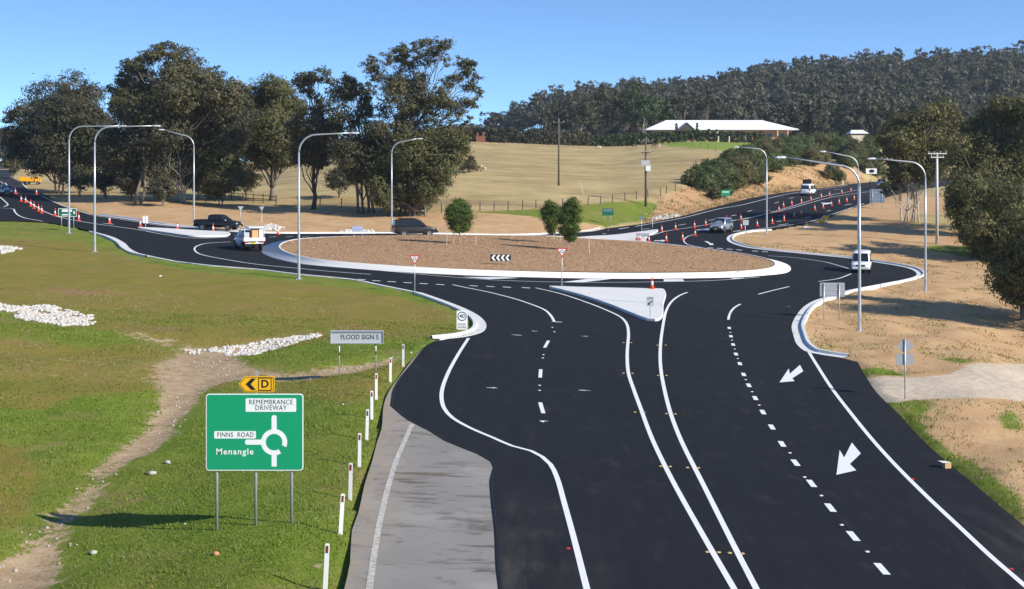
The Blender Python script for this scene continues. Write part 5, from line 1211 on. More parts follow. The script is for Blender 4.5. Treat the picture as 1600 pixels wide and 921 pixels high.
# ------------------------------------------------------------------ fences
def fence(label, pxs, h, rails, post_m='timber_dark', r=.07, wire='wire', wr=.007):
    P = [gp(*q) for q in pxs]; root = thing('wire_fence' if wr < .02 else 'rail_fence', label, 'fence', P[0])
    me = MB().tube([(0, 0, -.3), (0, 0, h)], [r, r * .9], 7).mesh('post'); me.materials.append(MATS[post_m])
    for q in P: o = link('post', me, None, root); o.location = q - P[0]; o.rotation_euler = (random.uniform(-.04, .04), random.uniform(-.04, .04), 0)
    for z in rails: MB().tube([(q - P[0]) + Vector((0, -r if wr < .02 else -r * 1.2, z)) for q in P], wr, 5).build('wire' if wr < .02 else 'rail', wire, root)
fence('post and wire fence along the foot of the dry paddock', [(690, 333), (712, 332), (731, 331), (750, 330), (772, 329.5), (794, 328.5), (816.5, 327), (837.5, 326), (858, 325), (879, 323.5), (900, 322), (919, 320.5), (938, 319), (957, 317), (976.5, 314), (994.5, 311), (1012.5, 309), (1032, 306), (1041, 302.5), (1055, 299)], 1.25, (.35, .7, 1.1))
fence('dark timber rail fence under the gum trees', [(345, 311), (362, 313), (380, 315), (396, 316.5), (411, 318), (431.5, 320)], 1.3, (.55, 1.1), 'timber_dark', .09, 'timber_dark', .055)
fence('sparse dark fence posts between the rail fence and the airy gum', [(466, 322), (500, 324.5), (533.5, 326), (560, 328)], 1.35, (.4, .8, 1.15))
fence('far wire fence running down the paddock edge below the farmhouse lawn', [(1026, 219.5), (1040, 221), (1057, 223.5), (1070, 226), (1082, 228.5), (1094, 231), (1106, 234), (1118, 237.5)], 1.4, (.5, 1.2), 'timber_dark', .06)
p = gp(912, 304); root = setp(MB().tube([(0, 0, -.2), (-.6, .2, 1.9)], .05, 6).build('leaning_stick', 'stake'), 'thin pale stick leaning in the dry paddock', 'stick'); root.location = p

# ------------------------------------------------------------------ farmhouse
D1 = 436.; k = D1 / F
hx = lambda u: (u - 1130) * k
bx = (1130 - 800) * k; zg = gz(bx, D1)
hzv = lambda v: CAMZ + (HOR - v) * k - zg
root = thing('farmhouse', 'long low farmhouse with wide white hipped roof and brick walls', 'house', (bx, D1, zg))
ze, zt = hzv(202), hzv(187.5)
wl = MB(); wl.box(((hx(1020) + hx(1238)) / 2, 8, ze / 2 - .3), (hx(1232) - hx(1024), 11, ze + .6)); wl.build('wall', 'brick_wall', root)
rf = MB(); x0, x1, y0, y1 = hx(1010), hx(1249), 0.6, 15.5; rx0, rx1 = hx(1044), hx(1200); ym = 8
rf.add([(x0, y0, ze), (x1, y0, ze), (x1, y1, ze), (x0, y1, ze), (rx0, ym, zt), (rx1, ym, zt), (x0, y0, ze - .25), (x1, y0, ze - .25), (x1, y1, ze - .25), (x0, y1, ze - .25)],
       [(0, 1, 5, 4), (1, 2, 5), (2, 3, 4, 5), (3, 0, 4), (0, 6, 7, 1), (1, 7, 8, 2), (2, 8, 9, 3), (3, 9, 6, 0), (6, 9, 8, 7)])
rfo = rf.build('roof', 'roof_white', root)
gb = MB(); gb.prism([(hx(1061), ze - .2), (hx(1085), ze - .2), (hx(1073), hzv(192.5))], -.4, 5); gb.build('gable', 'timber_dark', rfo)
gr = MB(); gr.add([(hx(1060), -.6, ze - .15), (hx(1073), -.6, hzv(191.6)), (hx(1073), 6, hzv(191.6)), (hx(1060), 3, ze - .15), (hx(1086), -.6, ze - .15), (hx(1086), 3, ze - .15)], [(0, 1, 2, 3), (1, 4, 5, 2)]); gr.build('gable_roof', 'roof_white', rfo)
MB().box(((rx0 + rx1) / 2, ym, zt + .03), (rx1 - rx0, .3, .14)).build('ridge_cap', 'roof_white', rfo)
for u in (1095, 1110, 1122, 1134, 1146, 1157, 1216, 1232): MB().box((hx(u), 1.0, ze / 2 - .2), (.3, .3, ze + .1)).build('verandah_post', 'wall_cream', root)
for u, w in ((1040, 2.2), (1052, 1.6), (1100, 2.4), (1116, 2.4), (1128, 1.6), (1141, 1.6), (1152, 2.2), (1172, 1.5), (1205, 2.0), (1224, 1.6)):
    wdw = MB().box((hx(u), 2.47, ze * .52), (w, .1, 1.5)).build('window', 'wall_cream', root); MB().box((hx(u), 2.41, ze * .52), (w - .2, .06, 1.3)).build('pane', 'glass_dark', wdw)
dr_ = MB().box((hx(1134.5), 2.46, 1.05), (1.0, .1, 2.1)).build('door', 'timber_dark', root)
# neighbour roof, stone gate piers
D2 = 452.; k2 = D2 / F; bx2 = (1344 - 800) * k2; zg2 = gz(bx2, D2); zz = lambda v: CAMZ + (HOR - v) * k2 - zg2
root = thing('shed', 'small building with white roof half hidden behind the green shrubs', 'shed', (bx2, D2, zg2))
MB().box((0, 4, zz(211) / 2), (5.0, 6, zz(211))).build('wall', 'wall_cream', root)
MB().add([(-3, .5, zz(209)), (3, .5, zz(209)), (3, 7.5, zz(209)), (-3, 7.5, zz(209)), (-1.9, 4, zz(203)), (1.9, 4, zz(203))], [(0, 1, 5, 4), (1, 2, 5), (2, 3, 4, 5), (3, 0, 4), (0, 3, 2, 1)]).build('roof', 'roof_white', root)
D3 = 405.; bx3 = (751 - 800) / F * D3; root = thing('brick_outbuilding', 'low brick outbuilding with two stubby chimneys at the hedge end', 'outbuilding', (bx3, D3, gz(bx3, D3)))
MB().box((0, 0, .7), (2.6, 2, 1.9)).build('wall', 'brick_old', root); MB().box((-.9, 0, 2.1), (.5, .6, 1.1)).build('chimney', 'brick_old', root); MB().box((.8, 0, 2.2), (.6, .6, 1.3)).build('chimney', 'brick_old', root)
D4 = 416.; bx4 = (1131 - 800) / F * D4; root = thing('garden_gate', 'dark double gate between pale posts in the farmhouse hedge', 'gate', (bx4, D4, gz(bx4, D4)))
for s_ in (-1, 1):
    MB().box((s_ * 1.6, 0, .8), (.35, .35, 1.9)).build('gate_post', 'wall_cream', root)
    lf = MB().box((s_ * .72, 0, .8), (1.35, .07, .12)).build('gate_rail', 'black_paint', root)
    for i in range(5): MB().box((s_ * (.18 + i * .27), 0, .75), (.05, .05, 1.3)).build('bar', 'black_paint', root)
for u in (1057, 1089):
    x = (u - 800) / F * 426; b = Vector((x, 426, gz(x, 426))); c_ = thing('cypress', 'narrow dark conical cypress beside the farmhouse gable', 'tree', b, 0, 'cypresses by the gable')
    V, Fq, T = leafcloud([((0, 0, .8 + i * .75), .9 - i * .12) for i in range(7)], .5, 1.6, u); link('crown', npmesh('crown', V, Fq, T), 'leaf_hedge', c_); MB().tube([(0, 0, -.2), (0, 0, 4)], [.12, .05], 6).build('trunk', 'bark_dark', c_)
# ------------------------------------------------------------------ vehicles (+X is forward, origin on the road)
def loft(st, prof):
    """stations along x; prof(station) gives the half outline from the sill up to the centre line"""
    mb = MB(); rings = []
    for s in st:
        h = prof(s); rings.append([(s[0], y, z) for y, z in h] + [(s[0], -y, z) for y, z in h[::-1]])
    n = len(rings[0]); vs = [p for r in rings for p in r]; fs = []
    for i in range(len(rings) - 1):
        for j in range(n): k = (j + 1) % n; fs.append((i * n + j, i * n + k, (i + 1) * n + k, (i + 1) * n + j))
    fs += [tuple(range(n))[::-1], tuple(range((len(rings) - 1) * n, len(rings) * n))]
    return mb.add(vs, fs)
def wheel(root, x, y, r, w=.24):
    s = 1 if y > 0 else -1
    ty = MB(); ring = []
    prof = [(r * .62, -w / 2), (r * .92, -w / 2), (r, -w / 2 + .04), (r, w / 2 - .04), (r * .92, w / 2), (r * .62, w / 2)]
    n = 20; vs = []; fs = []
    for i in range(n):
        a = 2 * math.pi * i / n; vs += [(math.cos(a) * q, o, math.sin(a) * q) for q, o in prof]
    m = len(prof)
    for i in range(n):
        for j in range(m): fs.append((i * m + j, i * m + (j + 1) % m, ((i + 1) % n) * m + (j + 1) % m, ((i + 1) % n) * m + j))
    ty.add(vs, fs); t_ = ty.build('wheel', 'rubber', root, True); t_.location = (x, y, r)
    rm = MB(); vs = [(0, s * w * .30, 0)] + [(math.cos(2 * math.pi * i / n) * r * .63, s * w * .40, math.sin(2 * math.pi * i / n) * r * .63) for i in range(n)]
    rm.add(vs, [(0, 1 + i, 1 + (i + 1) % n) for i in range(n)])
    for i in range(5):
        a = 2 * math.pi * i / 5; rm.box((math.cos(a) * r * .32, s * w * .42, math.sin(a) * r * .32), (r * .5, .02, .07), ry=-a)
    rm.build('rim', 'rim', t_)
def arch(root, x, y, r):
    s = 1 if y > 0 else -1; mb = MB(); n = 14; o = []; q = []
    for i in range(n + 1):
        a = math.pi * i / n; o.append((x + math.cos(a) * (r + .11), r + math.sin(a) * (r + .09))); q.append((x + math.cos(a) * (r + .02), r + math.sin(a) * (r + .02)))
    for i in range(n): mb.prism([o[i], o[i + 1], q[i + 1], q[i]], y - .03 * s, y + .012 * s)
    # dark well behind the tyre
    mb.prism([(x + math.cos(math.pi * i / n) * (r + .03), r + math.sin(math.pi * i / n) * (r + .03)) for i in range(n + 1)], y - .30 * s, y - .012 * s)
    mb.build('wheel_arch', 'plastic_black', root)
def lprof(s):
    x, w, zb, zt = s; return [(w * .90, zb), (w * .985, zb + .1), (w, zb + (zt - zb) * .45), (w * .985, zt - .10), (w * .93, zt - .02), (w * .6, zt + .012), (0, zt + .02)]
def cprof(s):
    x, wb, wr, zb, zt = s; h = zt - zb; return [(wb, zb), (wb + (wr - wb) * .5, zb + h * .5), (wr + .005, zb + h * .88), (wr - .06, zb + h * .975), (wr * .5, zt + .012), (0, zt + .018)]
def glass(root, poly, wb, wr, zb, zt, name='window', m='glass_dark'):
    for s in (1, -1):
        f = lambda z: s * (wb + (wr - wb) * min(1, (z - zb) / (zt - zb)) + .010)
        mb = MB(); n = len(poly); mb.add([(x, f(z), z) for x, z in poly] + [(x, f(z) - s * .02, z) for x, z in poly], [tuple(range(n)), tuple(range(n, 2 * n))[::-1]] + [(i, (i + 1) % n, (i + 1) % n + n, i + n) for i in range(n)])
        mb.build(name, m, root)
def screen(root, a, wa, b, wb_, name, off=.015):
    (x0, z0), (x1, z1) = a, b; nx_, nz_ = -(z1 - z0), (x1 - x0); l = math.hypot(nx_, nz_); nx_, nz_ = nx_ / l, nz_ / l
    if (name == 'windscreen') != (nx_ > 0): nx_, nz_ = -nx_, -nz_
    ox, oz = nx_ * off, nz_ * off
    mb = MB(); q = [(x0 + ox, -wa, z0 + oz), (x0 + ox, wa, z0 + oz), (x1 + ox, wb_, z1 + oz), (x1 + ox, -wb_, z1 + oz)]
    mb.add(q + [(p[0] - nx_ * .03, p[1], p[2] - nz_ * .03) for p in q], [(0, 1, 2, 3), (7, 6, 5, 4), (0, 4, 5, 1), (1, 5, 6, 2), (2, 6, 7, 3), (3, 7, 4, 0)]); return mb.build(name, 'glass_dark', root)
def vehicle(kind, label, cat, loc, heading, paint, extra=None, s=1.):
    root = thing({'suv': 'car', 'ute': 'utility', 'van': 'van', 'tray': 'tray_truck', 'sedan': 'car'}[kind], label, cat, loc, heading); root.scale = (s, s, s)
    if kind in ('suv', 'sedan'):
        dz = 0 if kind == 'suv' else -.22
        W, r = .93, .38 + dz * .25; fx, rx = 1.42, -1.38; be, ro = 1.14 + dz, 1.88 + dz * 1.6
        low = [(-2.38, .84, .50, .95 + dz), (-2.33, .90, .42, be - .02), (-2.0, W, .38, be), (-1.0, W, .36, be), (.2, W, .36, be), (1.05, W, .36, be), (1.2, W * .99, .36, 1.10 + dz), (1.9, W * .97, .38, 1.02 + dz), (2.28, W * .92, .40, .92 + dz), (2.42, W * .80, .45, .72 + dz * .6)]
        cab = [(-2.34, .84, .80, be - .05, be + .12), (-2.22, .86, .72, be - .05, ro - .12), (-2.0, .87, .70, be - .05, ro - .02), (-1.0, .88, .71, be - .05, ro), (.15, .88, .71, be - .05, ro), (.40, .88, .71, be - .05, ro - .05), (1.22, .86, .80, be - .05, be)]
        body = loft(low, lprof).build('body', paint, root, True); loft(cab, cprof).build('cabin', paint, root, True)
        zb = be - .05
        glass(root, [(-2.0, be + .06), (-1.25, be + .05), (-1.25, ro - .16), (-1.85, ro - .18)], .875, .705, zb, ro); glass(root, [(-1.17, be + .05), (-.25, be + .04), (-.25, ro - .14), (-1.17, ro - .15)], .88, .71, zb, ro); glass(root, [(-.17, be + .04), (.98, be + .04), (.32, ro - .15), (-.17, ro - .14)], .88, .71, zb, ro)
        screen(root, (1.16, be + .03), .74, (.46, ro - .09), .60, 'windscreen'); screen(root, (-2.34, be + .14), .68, (-2.235, ro - .16), .58, 'rear_window', .02)
        wx = W
    elif kind == 'ute':
        W, r = .92, .38; fx, rx = 1.60, -1.55; be, ro = 1.13, 1.78
        low = [(-2.62, .86, .55, 1.08), (-2.58, .90, .46, 1.12), (-1.0, W, .40, 1.13), (.2, W, .38, be), (1.15, W, .38, be), (1.3, W * .99, .38, 1.12), (2.1, W * .97, .40, 1.04), (2.5, W * .92, .42, .94), (2.66, W * .80, .47, .74)]
        cab = [(-.98, .86, .76, be - .05, be + .1), (-.86, .87, .70, be - .05, ro - .05), (-.6, .88, .70, be - .05, ro), (.35, .88, .70, be - .05, ro), (.62, .88, .70, be - .05, ro - .06), (1.38, .86, .80, be - .05, be)]
        loft(low, lprof).build('body', paint, root, True); loft(cab, cprof).build('cabin', paint, root, True); zb = be - .05
        glass(root, [(-.80, be + .05), (-.08, be + .04), (-.08, ro - .14), (-.74, ro - .16)], .88, .70, zb, ro); glass(root, [(0.0, be + .04), (1.12, be + .04), (.50, ro - .16), (0.0, ro - .14)], .88, .70, zb, ro)
        screen(root, (1.32, be + .03), .74, (.66, ro - .10), .60, 'windscreen'); screen(root, (-.97, be + .12), .68, (-.87, ro - .10), .60, 'rear_window', .02)
        tb = MB()
        for y in (-.78, .78): tb.box((-1.78, y, 1.16), (1.5, .12, .10))
        tb.box((-2.55, 0, 1.16), (.1, 1.6, .10)); tb.build('tub_rail', 'plastic_black', root)
        MB().box((-1.78, 0, 1.15), (1.42, 1.42, .03)).build('tub_liner', 'plastic_black', root)
        sb = MB()
        for y in (-.7, .7): sb.tube([(-1.15, y, 1.1), (-1.2, y, 1.5), (-1.25, y * .9, 1.62)], .035, 6)
        sb.tube([(-1.25, -.63, 1.62), (-1.25, .63, 1.62)], .035, 6); sb.build('sports_bar', 'chrome_grey', root, True)
        wx = W
    elif kind == 'van':
        W, r = .90, .34; fx, rx = 1.45, -1.35; be, ro = 1.12, 2.02
        low = [(-2.40, .86, .42, be), (-2.36, .90, .36, be), (0, W, .34, be), (1.9, W, .34, be), (2.2, .88, .36, 1.02), (2.38, .80, .42, .86)]
        cab = [(-2.39, .86, .80, be - .06, ro - .1), (-2.28, .88, .80, be - .06, ro), (0, .89, .80, be - .06, ro + .03), (1.0, .89, .79, be - .06, ro), (1.25, .885, .78, be - .06, ro - .08), (2.15, .85, .80, be - .06, be - .02)]
        loft(low, lprof).build('body', paint, root, True); loft(cab, cprof).build('cabin', paint, root, True); zb = be - .06
        glass(root, [(.55, be + .04), (1.75, be + .02), (1.12, ro - .22), (.55, ro - .22)], .89, .795, zb, ro); glass(root, [(-.75, be + .05), (.35, be + .05), (.35, ro - .22), (-.75, ro - .22)], .89, .80, zb, ro); glass(root, [(-2.1, be + .05), (-.9, be + .05), (-.9, ro - .22), (-2.1, ro - .22)], .89, .80, zb, ro)
        screen(root, (2.10, be + .03), .76, (1.33, ro - .14), .66, 'windscreen', .02); screen(root, (-2.40, be + .08), .68, (-2.385, ro - .22), .62, 'rear_window', .02)
        wx = W
    else:                                   # tray truck: single cab with a rack and tool boxes on the tray
        W, r = .92, .38; fx, rx = 1.65, -1.45; be, ro = 1.15, 1.85
        low = [(.10, .88, .45, be), (.15, W, .40, be), (1.2, W, .38, be), (1.35, W * .99, .38, 1.13), (2.1, W * .97, .40, 1.05), (2.5, W * .92, .42, .95), (2.66, W * .80, .47, .75)]
        cab = [(.10, .86, .74, be - .05, ro - .1), (.2, .88, .71, be - .05, ro - .02), (.55, .88, .71, be - .05, ro), (.8, .88, .71, be - .05, ro - .06), (1.42, .86, .80, be - .05, be)]
        loft(low, lprof).build('body', paint, root, True); loft(cab, cprof).build('cabin', paint, root, True); zb = be - .05
        glass(root, [(.3, be + .04), (1.15, be + .04), (.66, ro - .16), (.3, ro - .14)], .88, .71, zb, ro); screen(root, (1.36, be + .03), .74, (.84, ro - .10), .60, 'windscreen'); screen(root, (.09, be + .1), .66, (.10, ro - .14), .60, 'rear_window', .02)
        MB().box((-1.2, 0, .62), (2.6, .8, .18)).build('chassis', 'plastic_black', root)
        MB().box((-1.28, 0, .93), (2.6, 1.98, .10)).build('tray', 'paint_white', root, bevel=.01)
        for y in (-.985, .985): MB().box((-1.28, y, 1.10), (2.6, .03, .24)).build('tray_side', 'paint_white', root)
        MB().box((-2.59, 0, 1.06), (.035, 1.98, .32)).build('tailgate', 'paint_white', root)
        rk = MB()
        for x in (-2.5, -1.28, -.05):
            for y in (-.9, .9): rk.tube([(x, y, .98), (x, y, 2.05)], .03, 6)
            rk.tube([(x, -.9, 2.05), (x, .9, 2.05)], .03, 6)
        for y in (-.9, .9): rk.tube([(-2.75, y, 2.08), (1.0, y, 2.08)], .035, 6)
        for y in (-.9, .9): rk.tube([(-2.5, y, 1.5), (-.05, y, 1.5)], .022, 6)
        rk.build('rack', 'paint_white', root, True)
        MB().box((-1.5, -.1, 2.16), (2.3, 1.3, .12)).build('roof_load', 'paint_white', root, bevel=.02)
        MB().box((-1.9, -.15, 1.52), (.9, .62, 1.05)).build('timber_crate', 'plywood', root, bevel=.01); MB().box((-1.7, .62, 1.35), (1.2, .42, .7)).build('tool_box', 'grey_panel', root, bevel=.02); MB().box((-.6, -.5, 1.4), (.8, .7, .8)).build('tool_box', 'alu_back', root, bevel=.02); MB().box((-2.3, -.68, 1.5), (.3, .4, .95)).build('gas_case', 'white_panel', root, bevel=.02)
        wx = W + .03
    for x in (fx, rx):
        for y in (-1, 1): wheel(root, x, y * (wx - .10), r); 
        if kind != 'tray' or x == fx:
            for y in (-1, 1): arch(root, x, y * wx, r)
        elif kind == 'tray':
            for y in (-1, 1): MB().box((x, y * .86, .84), (.95, .26, .04)).build('mudguard', 'plastic_black', root)
    nose = {'suv': 2.36, 'sedan': 2.36, 'ute': 2.58, 'van': 2.33, 'tray': 2.58}[kind]; tail = {'suv': -2.36, 'sedan': -2.36, 'ute': -2.6, 'van': -2.38, 'tray': -2.6}[kind]; lo = -.1 if kind == 'sedan' else 0
    MB().box((nose + .02, 0, .52 + lo), (.14, 1.62, .22)).build('front_bumper', 'plastic_black' if kind != 'van' else paint, root, bevel=.03)
    MB().box((nose + .045, 0, .76 + lo), (.06, .85, .16)).build('grille', 'plastic_black', root)
    for y in (-.62, .62): MB().box((nose - .01, y, .80 + lo), (.10, .34, .15)).build('headlight', 'lamp_clear', root, bevel=.02)
    MB().box((nose + .10, 0, .50 + lo), (.012, .37, .11)).build('number_plate', 'plate_yellow', root)
    if kind != 'tray':
        MB().box((tail - .03, 0, .55 + lo), (.14, 1.6, .22)).build('rear_bumper', 'plastic_black' if kind == 'ute' else paint, root, bevel=.03)
        for y in (-.76, .76): MB().box((tail + .01, y, .95 + lo if kind != 'van' else 1.05), (.09, .17, .34)).build('tail_light', 'lamp_red', root, bevel=.015)
        MB().box((tail - .06, 0, .80 + lo), (.012, .37, .11)).build('number_plate', 'white_panel', root)
    else:
        MB().box((-2.58, 0, .72), (.06, 1.7, .1)).build('rear_bumper', 'paint_white', root)
        for y in (-.75, .75): MB().box((-2.60, y, .80), (.06, .32, .12)).build('tail_light', 'lamp_red', root)
        MB().box((-2.625, .1, .72), (.012, .37, .11)).build('number_plate', 'plate_yellow', root)
    mx = {'suv': .85, 'sedan': .85, 'ute': 1.0, 'van': 1.6, 'tray': 1.05}[kind]
    for y in (-1, 1): MB().box((mx, y * (W + .10), be + .10), (.10, .20, .16)).build('mirror', paint if kind != 'van' else 'plastic_black', root, bevel=.03)
    if kind in ('suv', 'ute'):
        for y in (-1, 1): MB().box((0, y * (W - .01), .37), (1.7, .12, .06)).build('side_step', 'plastic_black', root)
    if extra: extra(root)
    return root
def on_road(u, v): p = px(u, v); return (p.x, p.y, p.z + RO)
def rack(root):
    mb = MB()
    for y in (-.62, .62): mb.tube([(-1.9, y, 1.93), (.2, y, 1.95)], .025, 6)
    for x in (-1.7, -.9, -.1): mb.tube([(x, -.66, 1.97), (x, .66, 1.97)], .025, 6)
    mb.box((-.9, 0, 2.0), (1.5, 1.1, .03)); mb.build('roof_rack', 'plastic_black', root)
    MB().tube([(-2.5, -.12, .98), (-2.5, .12, .98)], .02, 6).build('tow_handle', 'plastic_black', root)
def spare(root):
    t_ = MB().tube([(-2.42, .1, 1.02), (-2.62, .1, 1.02)], .36, 18).build('spare_wheel_cover', 'plastic_black', root, True)
vehicle('suv', 'dark brown four wheel drive wagon with roof rack circling behind the mulch island', 'car', on_road(648, 370.2), R(17), 'paint_brown', rack, 1.03)
vehicle('ute', 'black dual cab utility with open tub entering the roundabout', 'utility', on_road(341, 360.5), R(-14), 'paint_black', None, .98)
vehicle('tray', 'white tray back work truck with ladder rack and timber crate', 'truck', on_road(388, 390.5), R(113), 'paint_white', None, 1.0)
vehicle('suv', 'silver four wheel drive wagon leaving the far road between the cones', 'car', on_road(1127, 363.5), R(-116), 'paint_silver', None, .98)
vehicle('van', 'white passenger van driving round the kerb bulb toward the lamp posts', 'van', on_road(1346, 425.5), R(-106), 'paint_white', None, .98)
def board_up(root):
    a = MB().box((-1.1, 0, 2.45), (.08, 1.5, .8)).build('arrow_board', 'plastic_black', root); MB().box((-1.0, 0, 2.1), (.1, .1, .3)).build('board_mast', 'galv', root)
vehicle('van', 'white works van with raised dark arrow board on the far road', 'van', on_road(1263, 306), R(66), 'paint_white', board_up, .98)
vehicle('suv', 'pale blue parked wagon facing the cones on the far road', 'car', on_road(1378, 296), R(-105), 'paint_blue', None, 1.0)
vehicle('suv', 'black parked wagon behind the hanging gum leaves', 'car', on_road(1393, 303), R(-110), 'paint_black', None, .95)
vehicle('sedan', 'white car mostly hidden among the white gum trunks', 'car', on_road(1421, 300), R(-110), 'paint_silver', None, 1.0)
vehicle('sedan', 'silver car coming down the approach road beside the cones', 'car', on_road(10, 306), R(-68), 'paint_silver', None, 1.0)
# yellow machine by the approach road
p = gp(47, 288.5); root = thing('dump_truck', 'yellow earthmoving truck parked beside the approach road', 'truck', (p.x, p.y, p.z), R(8)); root.scale = (.62, .62, .62)
MB().prism([(-2.6, 1.0), (1.2, .9), (1.5, 2.0), (-3.0, 2.3)], -1.1, 1.1).build('tipper_body', 'paint_yellow', root, bevel=.05)
MB().prism([(1.55, .7), (3.1, .7), (3.1, 1.5), (2.7, 1.6), (2.4, 2.5), (1.6, 2.5)], -1.0, 1.0).build('cab', 'paint_yellow', root, bevel=.06)
MB().box((-.2, 0, .78), (5.6, .9, .22)).build('chassis', 'plastic_black', root)
for y in (-1.01, 1.01): MB().box((2.05, y, 2.05), (.6, .02, .6)).build('window', 'glass_dark', root)
for x in (-1.9, -.6, 2.3):
    for y in (-.9, .9): wheel(root, x, y, .5, .35)

# ------------------------------------------------------------------ people and sheep: one continuous skin over a skeleton
def skinned(name, joints, edges, radii, rootv=0):
    me = bpy.data.meshes.new(name); bm = bmesh.new(); sk = bm.verts.layers.skin.verify(); vs = [bm.verts.new(j) for j in joints]
    for i, v_ in enumerate(vs): v_[sk].radius = radii[i] if hasattr(radii[i], '__len__') else (radii[i], radii[i]); v_[sk].use_root = (i == rootv)
    for a_, b_ in edges: bm.edges.new((vs[a_], vs[b_]))
    bm.to_mesh(me); bm.free(); o = bpy.data.objects.new(name, me); COL.objects.link(o)
    o.modifiers.new('s', 'SKIN').use_smooth_shade = True; m = o.modifiers.new('b', 'SUBSURF'); m.levels = 1; m.render_levels = 1
    dg = bpy.context.evaluated_depsgraph_get(); out = bpy.data.meshes.new_from_object(o.evaluated_get(dg)); bpy.data.objects.remove(o); out.name = name; out.materials.clear()
    return out
def person(label, loc, rz, top, legs, vest=None, hat=None):
    J = [(0, 0, .95), (0, 0, 1.15), (0, .01, 1.40), (0, .0, 1.50), (0, -.02, 1.60), (0, -.02, 1.74),
         (-.10, 0, .92), (-.11, -.02, .50), (-.12, .02, .08), (-.12, -.14, .04), (.10, 0, .92), (.12, .0, .50), (.14, .03, .08), (.14, -.13, .04),
         (-.19, .01, 1.42), (-.25, .02, 1.14), (-.22, -.10, .90), (-.21, -.14, .80), (.19, .01, 1.42), (.26, .0, 1.14), (.22, -.12, .92), (.21, -.17, .82)]
    E_ = [(0, 1), (1, 2), (2, 3), (3, 4), (4, 5), (0, 6), (6, 7), (7, 8), (8, 9), (0, 10), (10, 11), (11, 12), (12, 13), (2, 14), (14, 15), (15, 16), (16, 17), (2, 18), (18, 19), (19, 20), (20, 21)]
    rd = [(.15, .11), (.145, .10), (.16, .11), .055, .085, .075, .085, .062, .045, .04, .085, .062, .045, .04, .06, .045, .035, .032, .06, .045, .035, .032]
    me = skinned('body', J, E_, rd)
    for m_ in (top, legs, 'skin', 'plastic_black'): me.materials.append(MATS[m_])
    for pl in me.polygons:
        c = pl.center; pl.material_index = 3 if c.z < .10 else 2 if (c.z > 1.49 or (abs(c.x) > .17 and c.z < .88)) else 1 if c.z < .96 else 0
    root = thing('person', label, 'person', loc, rz); link('body', me, None, root)
    hm = MB(); n = 12
    for ring_z, rr_ in ((1.70, .105), (1.78, .095), (1.83, .05)): hm.v += [(math.cos(i / n * 6.2832) * rr_, -.02 + math.sin(i / n * 6.2832) * rr_ * 1.12, ring_z) for i in range(n)]
    for j in range(2):
        for i in range(n): hm.f.append((j * n + i, j * n + (i + 1) % n, (j + 1) * n + (i + 1) % n, (j + 1) * n + i))
    hm.f.append(tuple(range(2 * n, 3 * n))); hm.build('hat' if hat else 'hair', hat or 'bark_dark', root, True)
    if vest:
        v = MB().tube([(0, 0, .98), (0, 0, 1.2), (0, .01, 1.44)], [.19, .185, .17], 14, False); v.v = [(x * 1.05, y * .78, z) for x, y, z in v.v]; v.build('vest', vest, root, True)
person('standing person in dark clothes by the parked cars', Vector(on_road(1360, 297)) - Vector((0, 0, .0)), .4, 'cloth_navy', 'cloth_navy')
person('worker in a bright yellow vest between the parked cars', on_road(1404.5, 299.5), -.3, 'hivis_yellow', 'cloth_navy', 'hivis_yellow', 'white_panel')
person('worker in an orange vest walking on the far road by the cones', on_road(1341, 294), 1.2, 'hivis_orange', 'cloth_navy', 'hivis_orange', 'white_panel')
def sheep(label, u, v, rz, m, graze=True):
    J = [(0, 0, .62), (.35, 0, .64), (.55, 0, .70), (-.4, 0, .64), (.72, 0, .55 if graze else .85), (.88, 0, .30 if graze else .88), (.40, .13, .35), (.40, .13, .02), (.40, -.13, .35), (.40, -.13, .02), (-.42, .13, .36), (-.46, .13, .02), (-.42, -.13, .36), (-.46, -.13, .02), (-.55, 0, .50)]
    E_ = [(0, 1), (1, 2), (0, 3), (2, 4), (4, 5), (1, 6), (6, 7), (1, 8), (8, 9), (3, 10), (10, 11), (3, 12), (12, 13), (3, 14)]
    me = skinned('sheep', J, E_, [.27, .24, .17, .23, .10, .075, .06, .035, .06, .035, .07, .035, .07, .035, .05]); me.materials.append(MATS[m])
    o = link('sheep', me); o.location = gp(u, v); o.rotation_euler = (0, 0, rz); o.scale = (1.15, 1.15, 1.15); setp(o, label, 'sheep')
sheep('pale woolly sheep grazing alone on the dry hill below the hedge', 935, 234, .2, 'wool'); sheep('dark fleeced sheep grazing near the boxed power pole on the hill', 991.5, 231.5, 2.9, 'hide_dark')
sheep('brown sheep of the pair beside the far wire fence', 1022, 230.5, .3, 'hide_dark'); sheep('pale sheep of the pair beside the far wire fence', 1029.5, 231.5, 1.4, 'wool', False)
sheep('pale sheep beside the lone round bush on the hill', 755, 268, 2.6, 'wool')

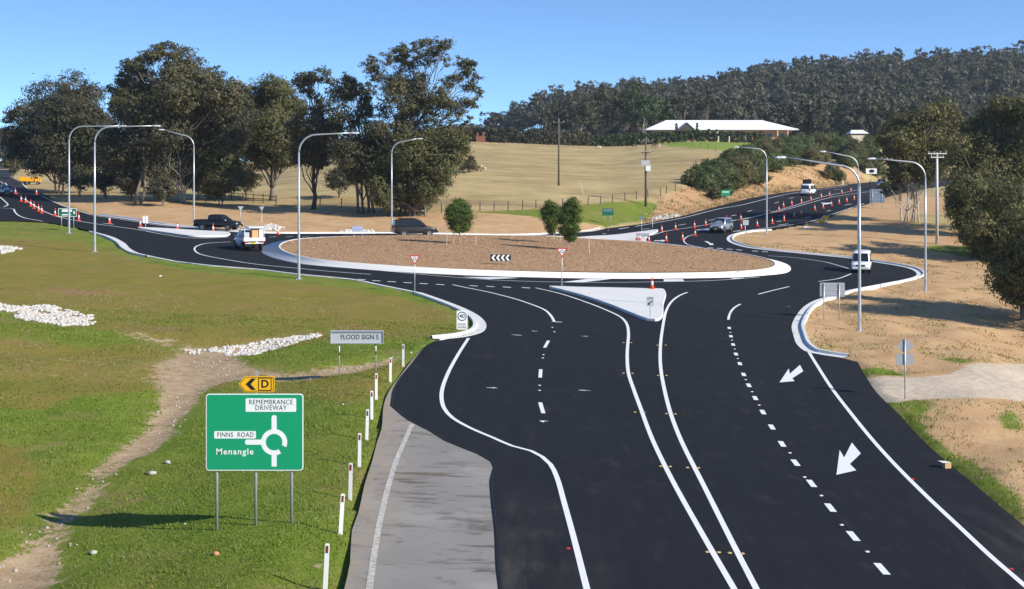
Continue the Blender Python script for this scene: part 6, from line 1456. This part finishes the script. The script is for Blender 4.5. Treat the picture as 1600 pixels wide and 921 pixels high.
# ------------------------------------------------------------------ small things
p = px(1479, 733); root = thing('cardboard_box', 'open cardboard box with flap on the asphalt edge by the grass', 'box', (p.x, p.y, p.z + RO), .25); k = p.y / F
MB().box((0, 0, .10), (.24, .22, .20)).build('carton', 'cardboard', root); MB().box((-.10, 0, .215), (.34, .26, .02), ry=.10).build('flap', 'box_top', root); MB().box((.10, .08, .27), (.02, .06, .12)).build('handle', 'plastic_black', root)
p = px(1287, 349); root = thing('barricade', 'folded yellow barricade lying beside the far road edge', 'barrier', (p.x, p.y, p.z), .4)
MB().box((0, 0, .55), (.18, 1.2, 1.2), ry=.75).build('leaf', 'sign_yellow', root); MB().box((.35, .1, .2), (.5, .5, .4)).build('sandbag', 'white_panel', root, bevel=.12)
p = px(1260, 357); root = thing('marker_stand', 'small white marker stand on the dirt beside the far road', 'marker', (p.x, p.y, p.z)); MB().box((0, 0, .12), (.9, .5, .24)).build('base', 'white_panel', root, bevel=.08); MB().tube([(-.2, 0, .2), (0, 0, .85), (.2, 0, .2)], .03, 6).build('frame', 'sign_yellow', root)
p = gp(1317, 290); root = thing('guide_post', 'white guide post on the far road shoulder under the cutting', 'guide post', p); link('body', me_gp, None, root); link('reflector', me_rf, None, root); root.scale = (1.6, 1.6, 1.1)
for u, v, m_, s_, lab in ((337, 868, 'brick_wall', .09, 'reddish stone lying in the grass below the green sign'), (289, 823, 'white_panel', .035, 'white scrap of litter in the grass by the sign shadow'), (493, 813, 'white_panel', .035, 'white scrap of litter near the guide posts'), (536, 635, 'white_panel', .05, 'pale stone in the grass below the flood sign'), (262, 725, 'rock_grey', .12, 'grey stone by the eroded path'), (237, 744, 'rock_grey', .14, 'pale rough rock standing beside the path'), (250, 433, 'white_panel', .10, 'white scrap on the grass slope by the kerb nose'), (146, 863, 'rock_grey', .10, 'flat pale stone on the grass below the sign shadow')):
    p = gp(u, v); V = IV * s_ * (1 + RNG.uniform(-.3, .3, (12, 1))) * np.array([1.2, 1, .7]); o = link('stone' if 'stone' in lab or 'rock' in lab else 'litter', npmesh('stone', V, IF), m_); o.location = (p.x, p.y, p.z + s_ * .4); setp(o, lab, 'stone' if 'stone' in lab or 'rock' in lab else 'litter')
# ------------------------------------------------------------------ thin air between here and the ridge
hb = MB(); hb.box((0, 480, 50), (1500, 1260, 180)); hz_o = hb.build('haze', None)
hz_o.data.materials.clear(); t = NT('haze_air'); t.n.remove(t.b)
vv = t.n.new('ShaderNodeVolumePrincipled'); vv.inputs['Color'].default_value = (.80, .88, 1.0, 1); vv.inputs['Density'].default_value = .00011; vv.inputs['Anisotropy'].default_value = .2
t.l.new(vv.outputs[0], t.n['Material Output'].inputs['Volume']); hz_o.data.materials.append(t.m); setp(hz_o, kind='stuff')
setp(hz_o, 'thin blue haze in the air toward the ridge', 'haze')
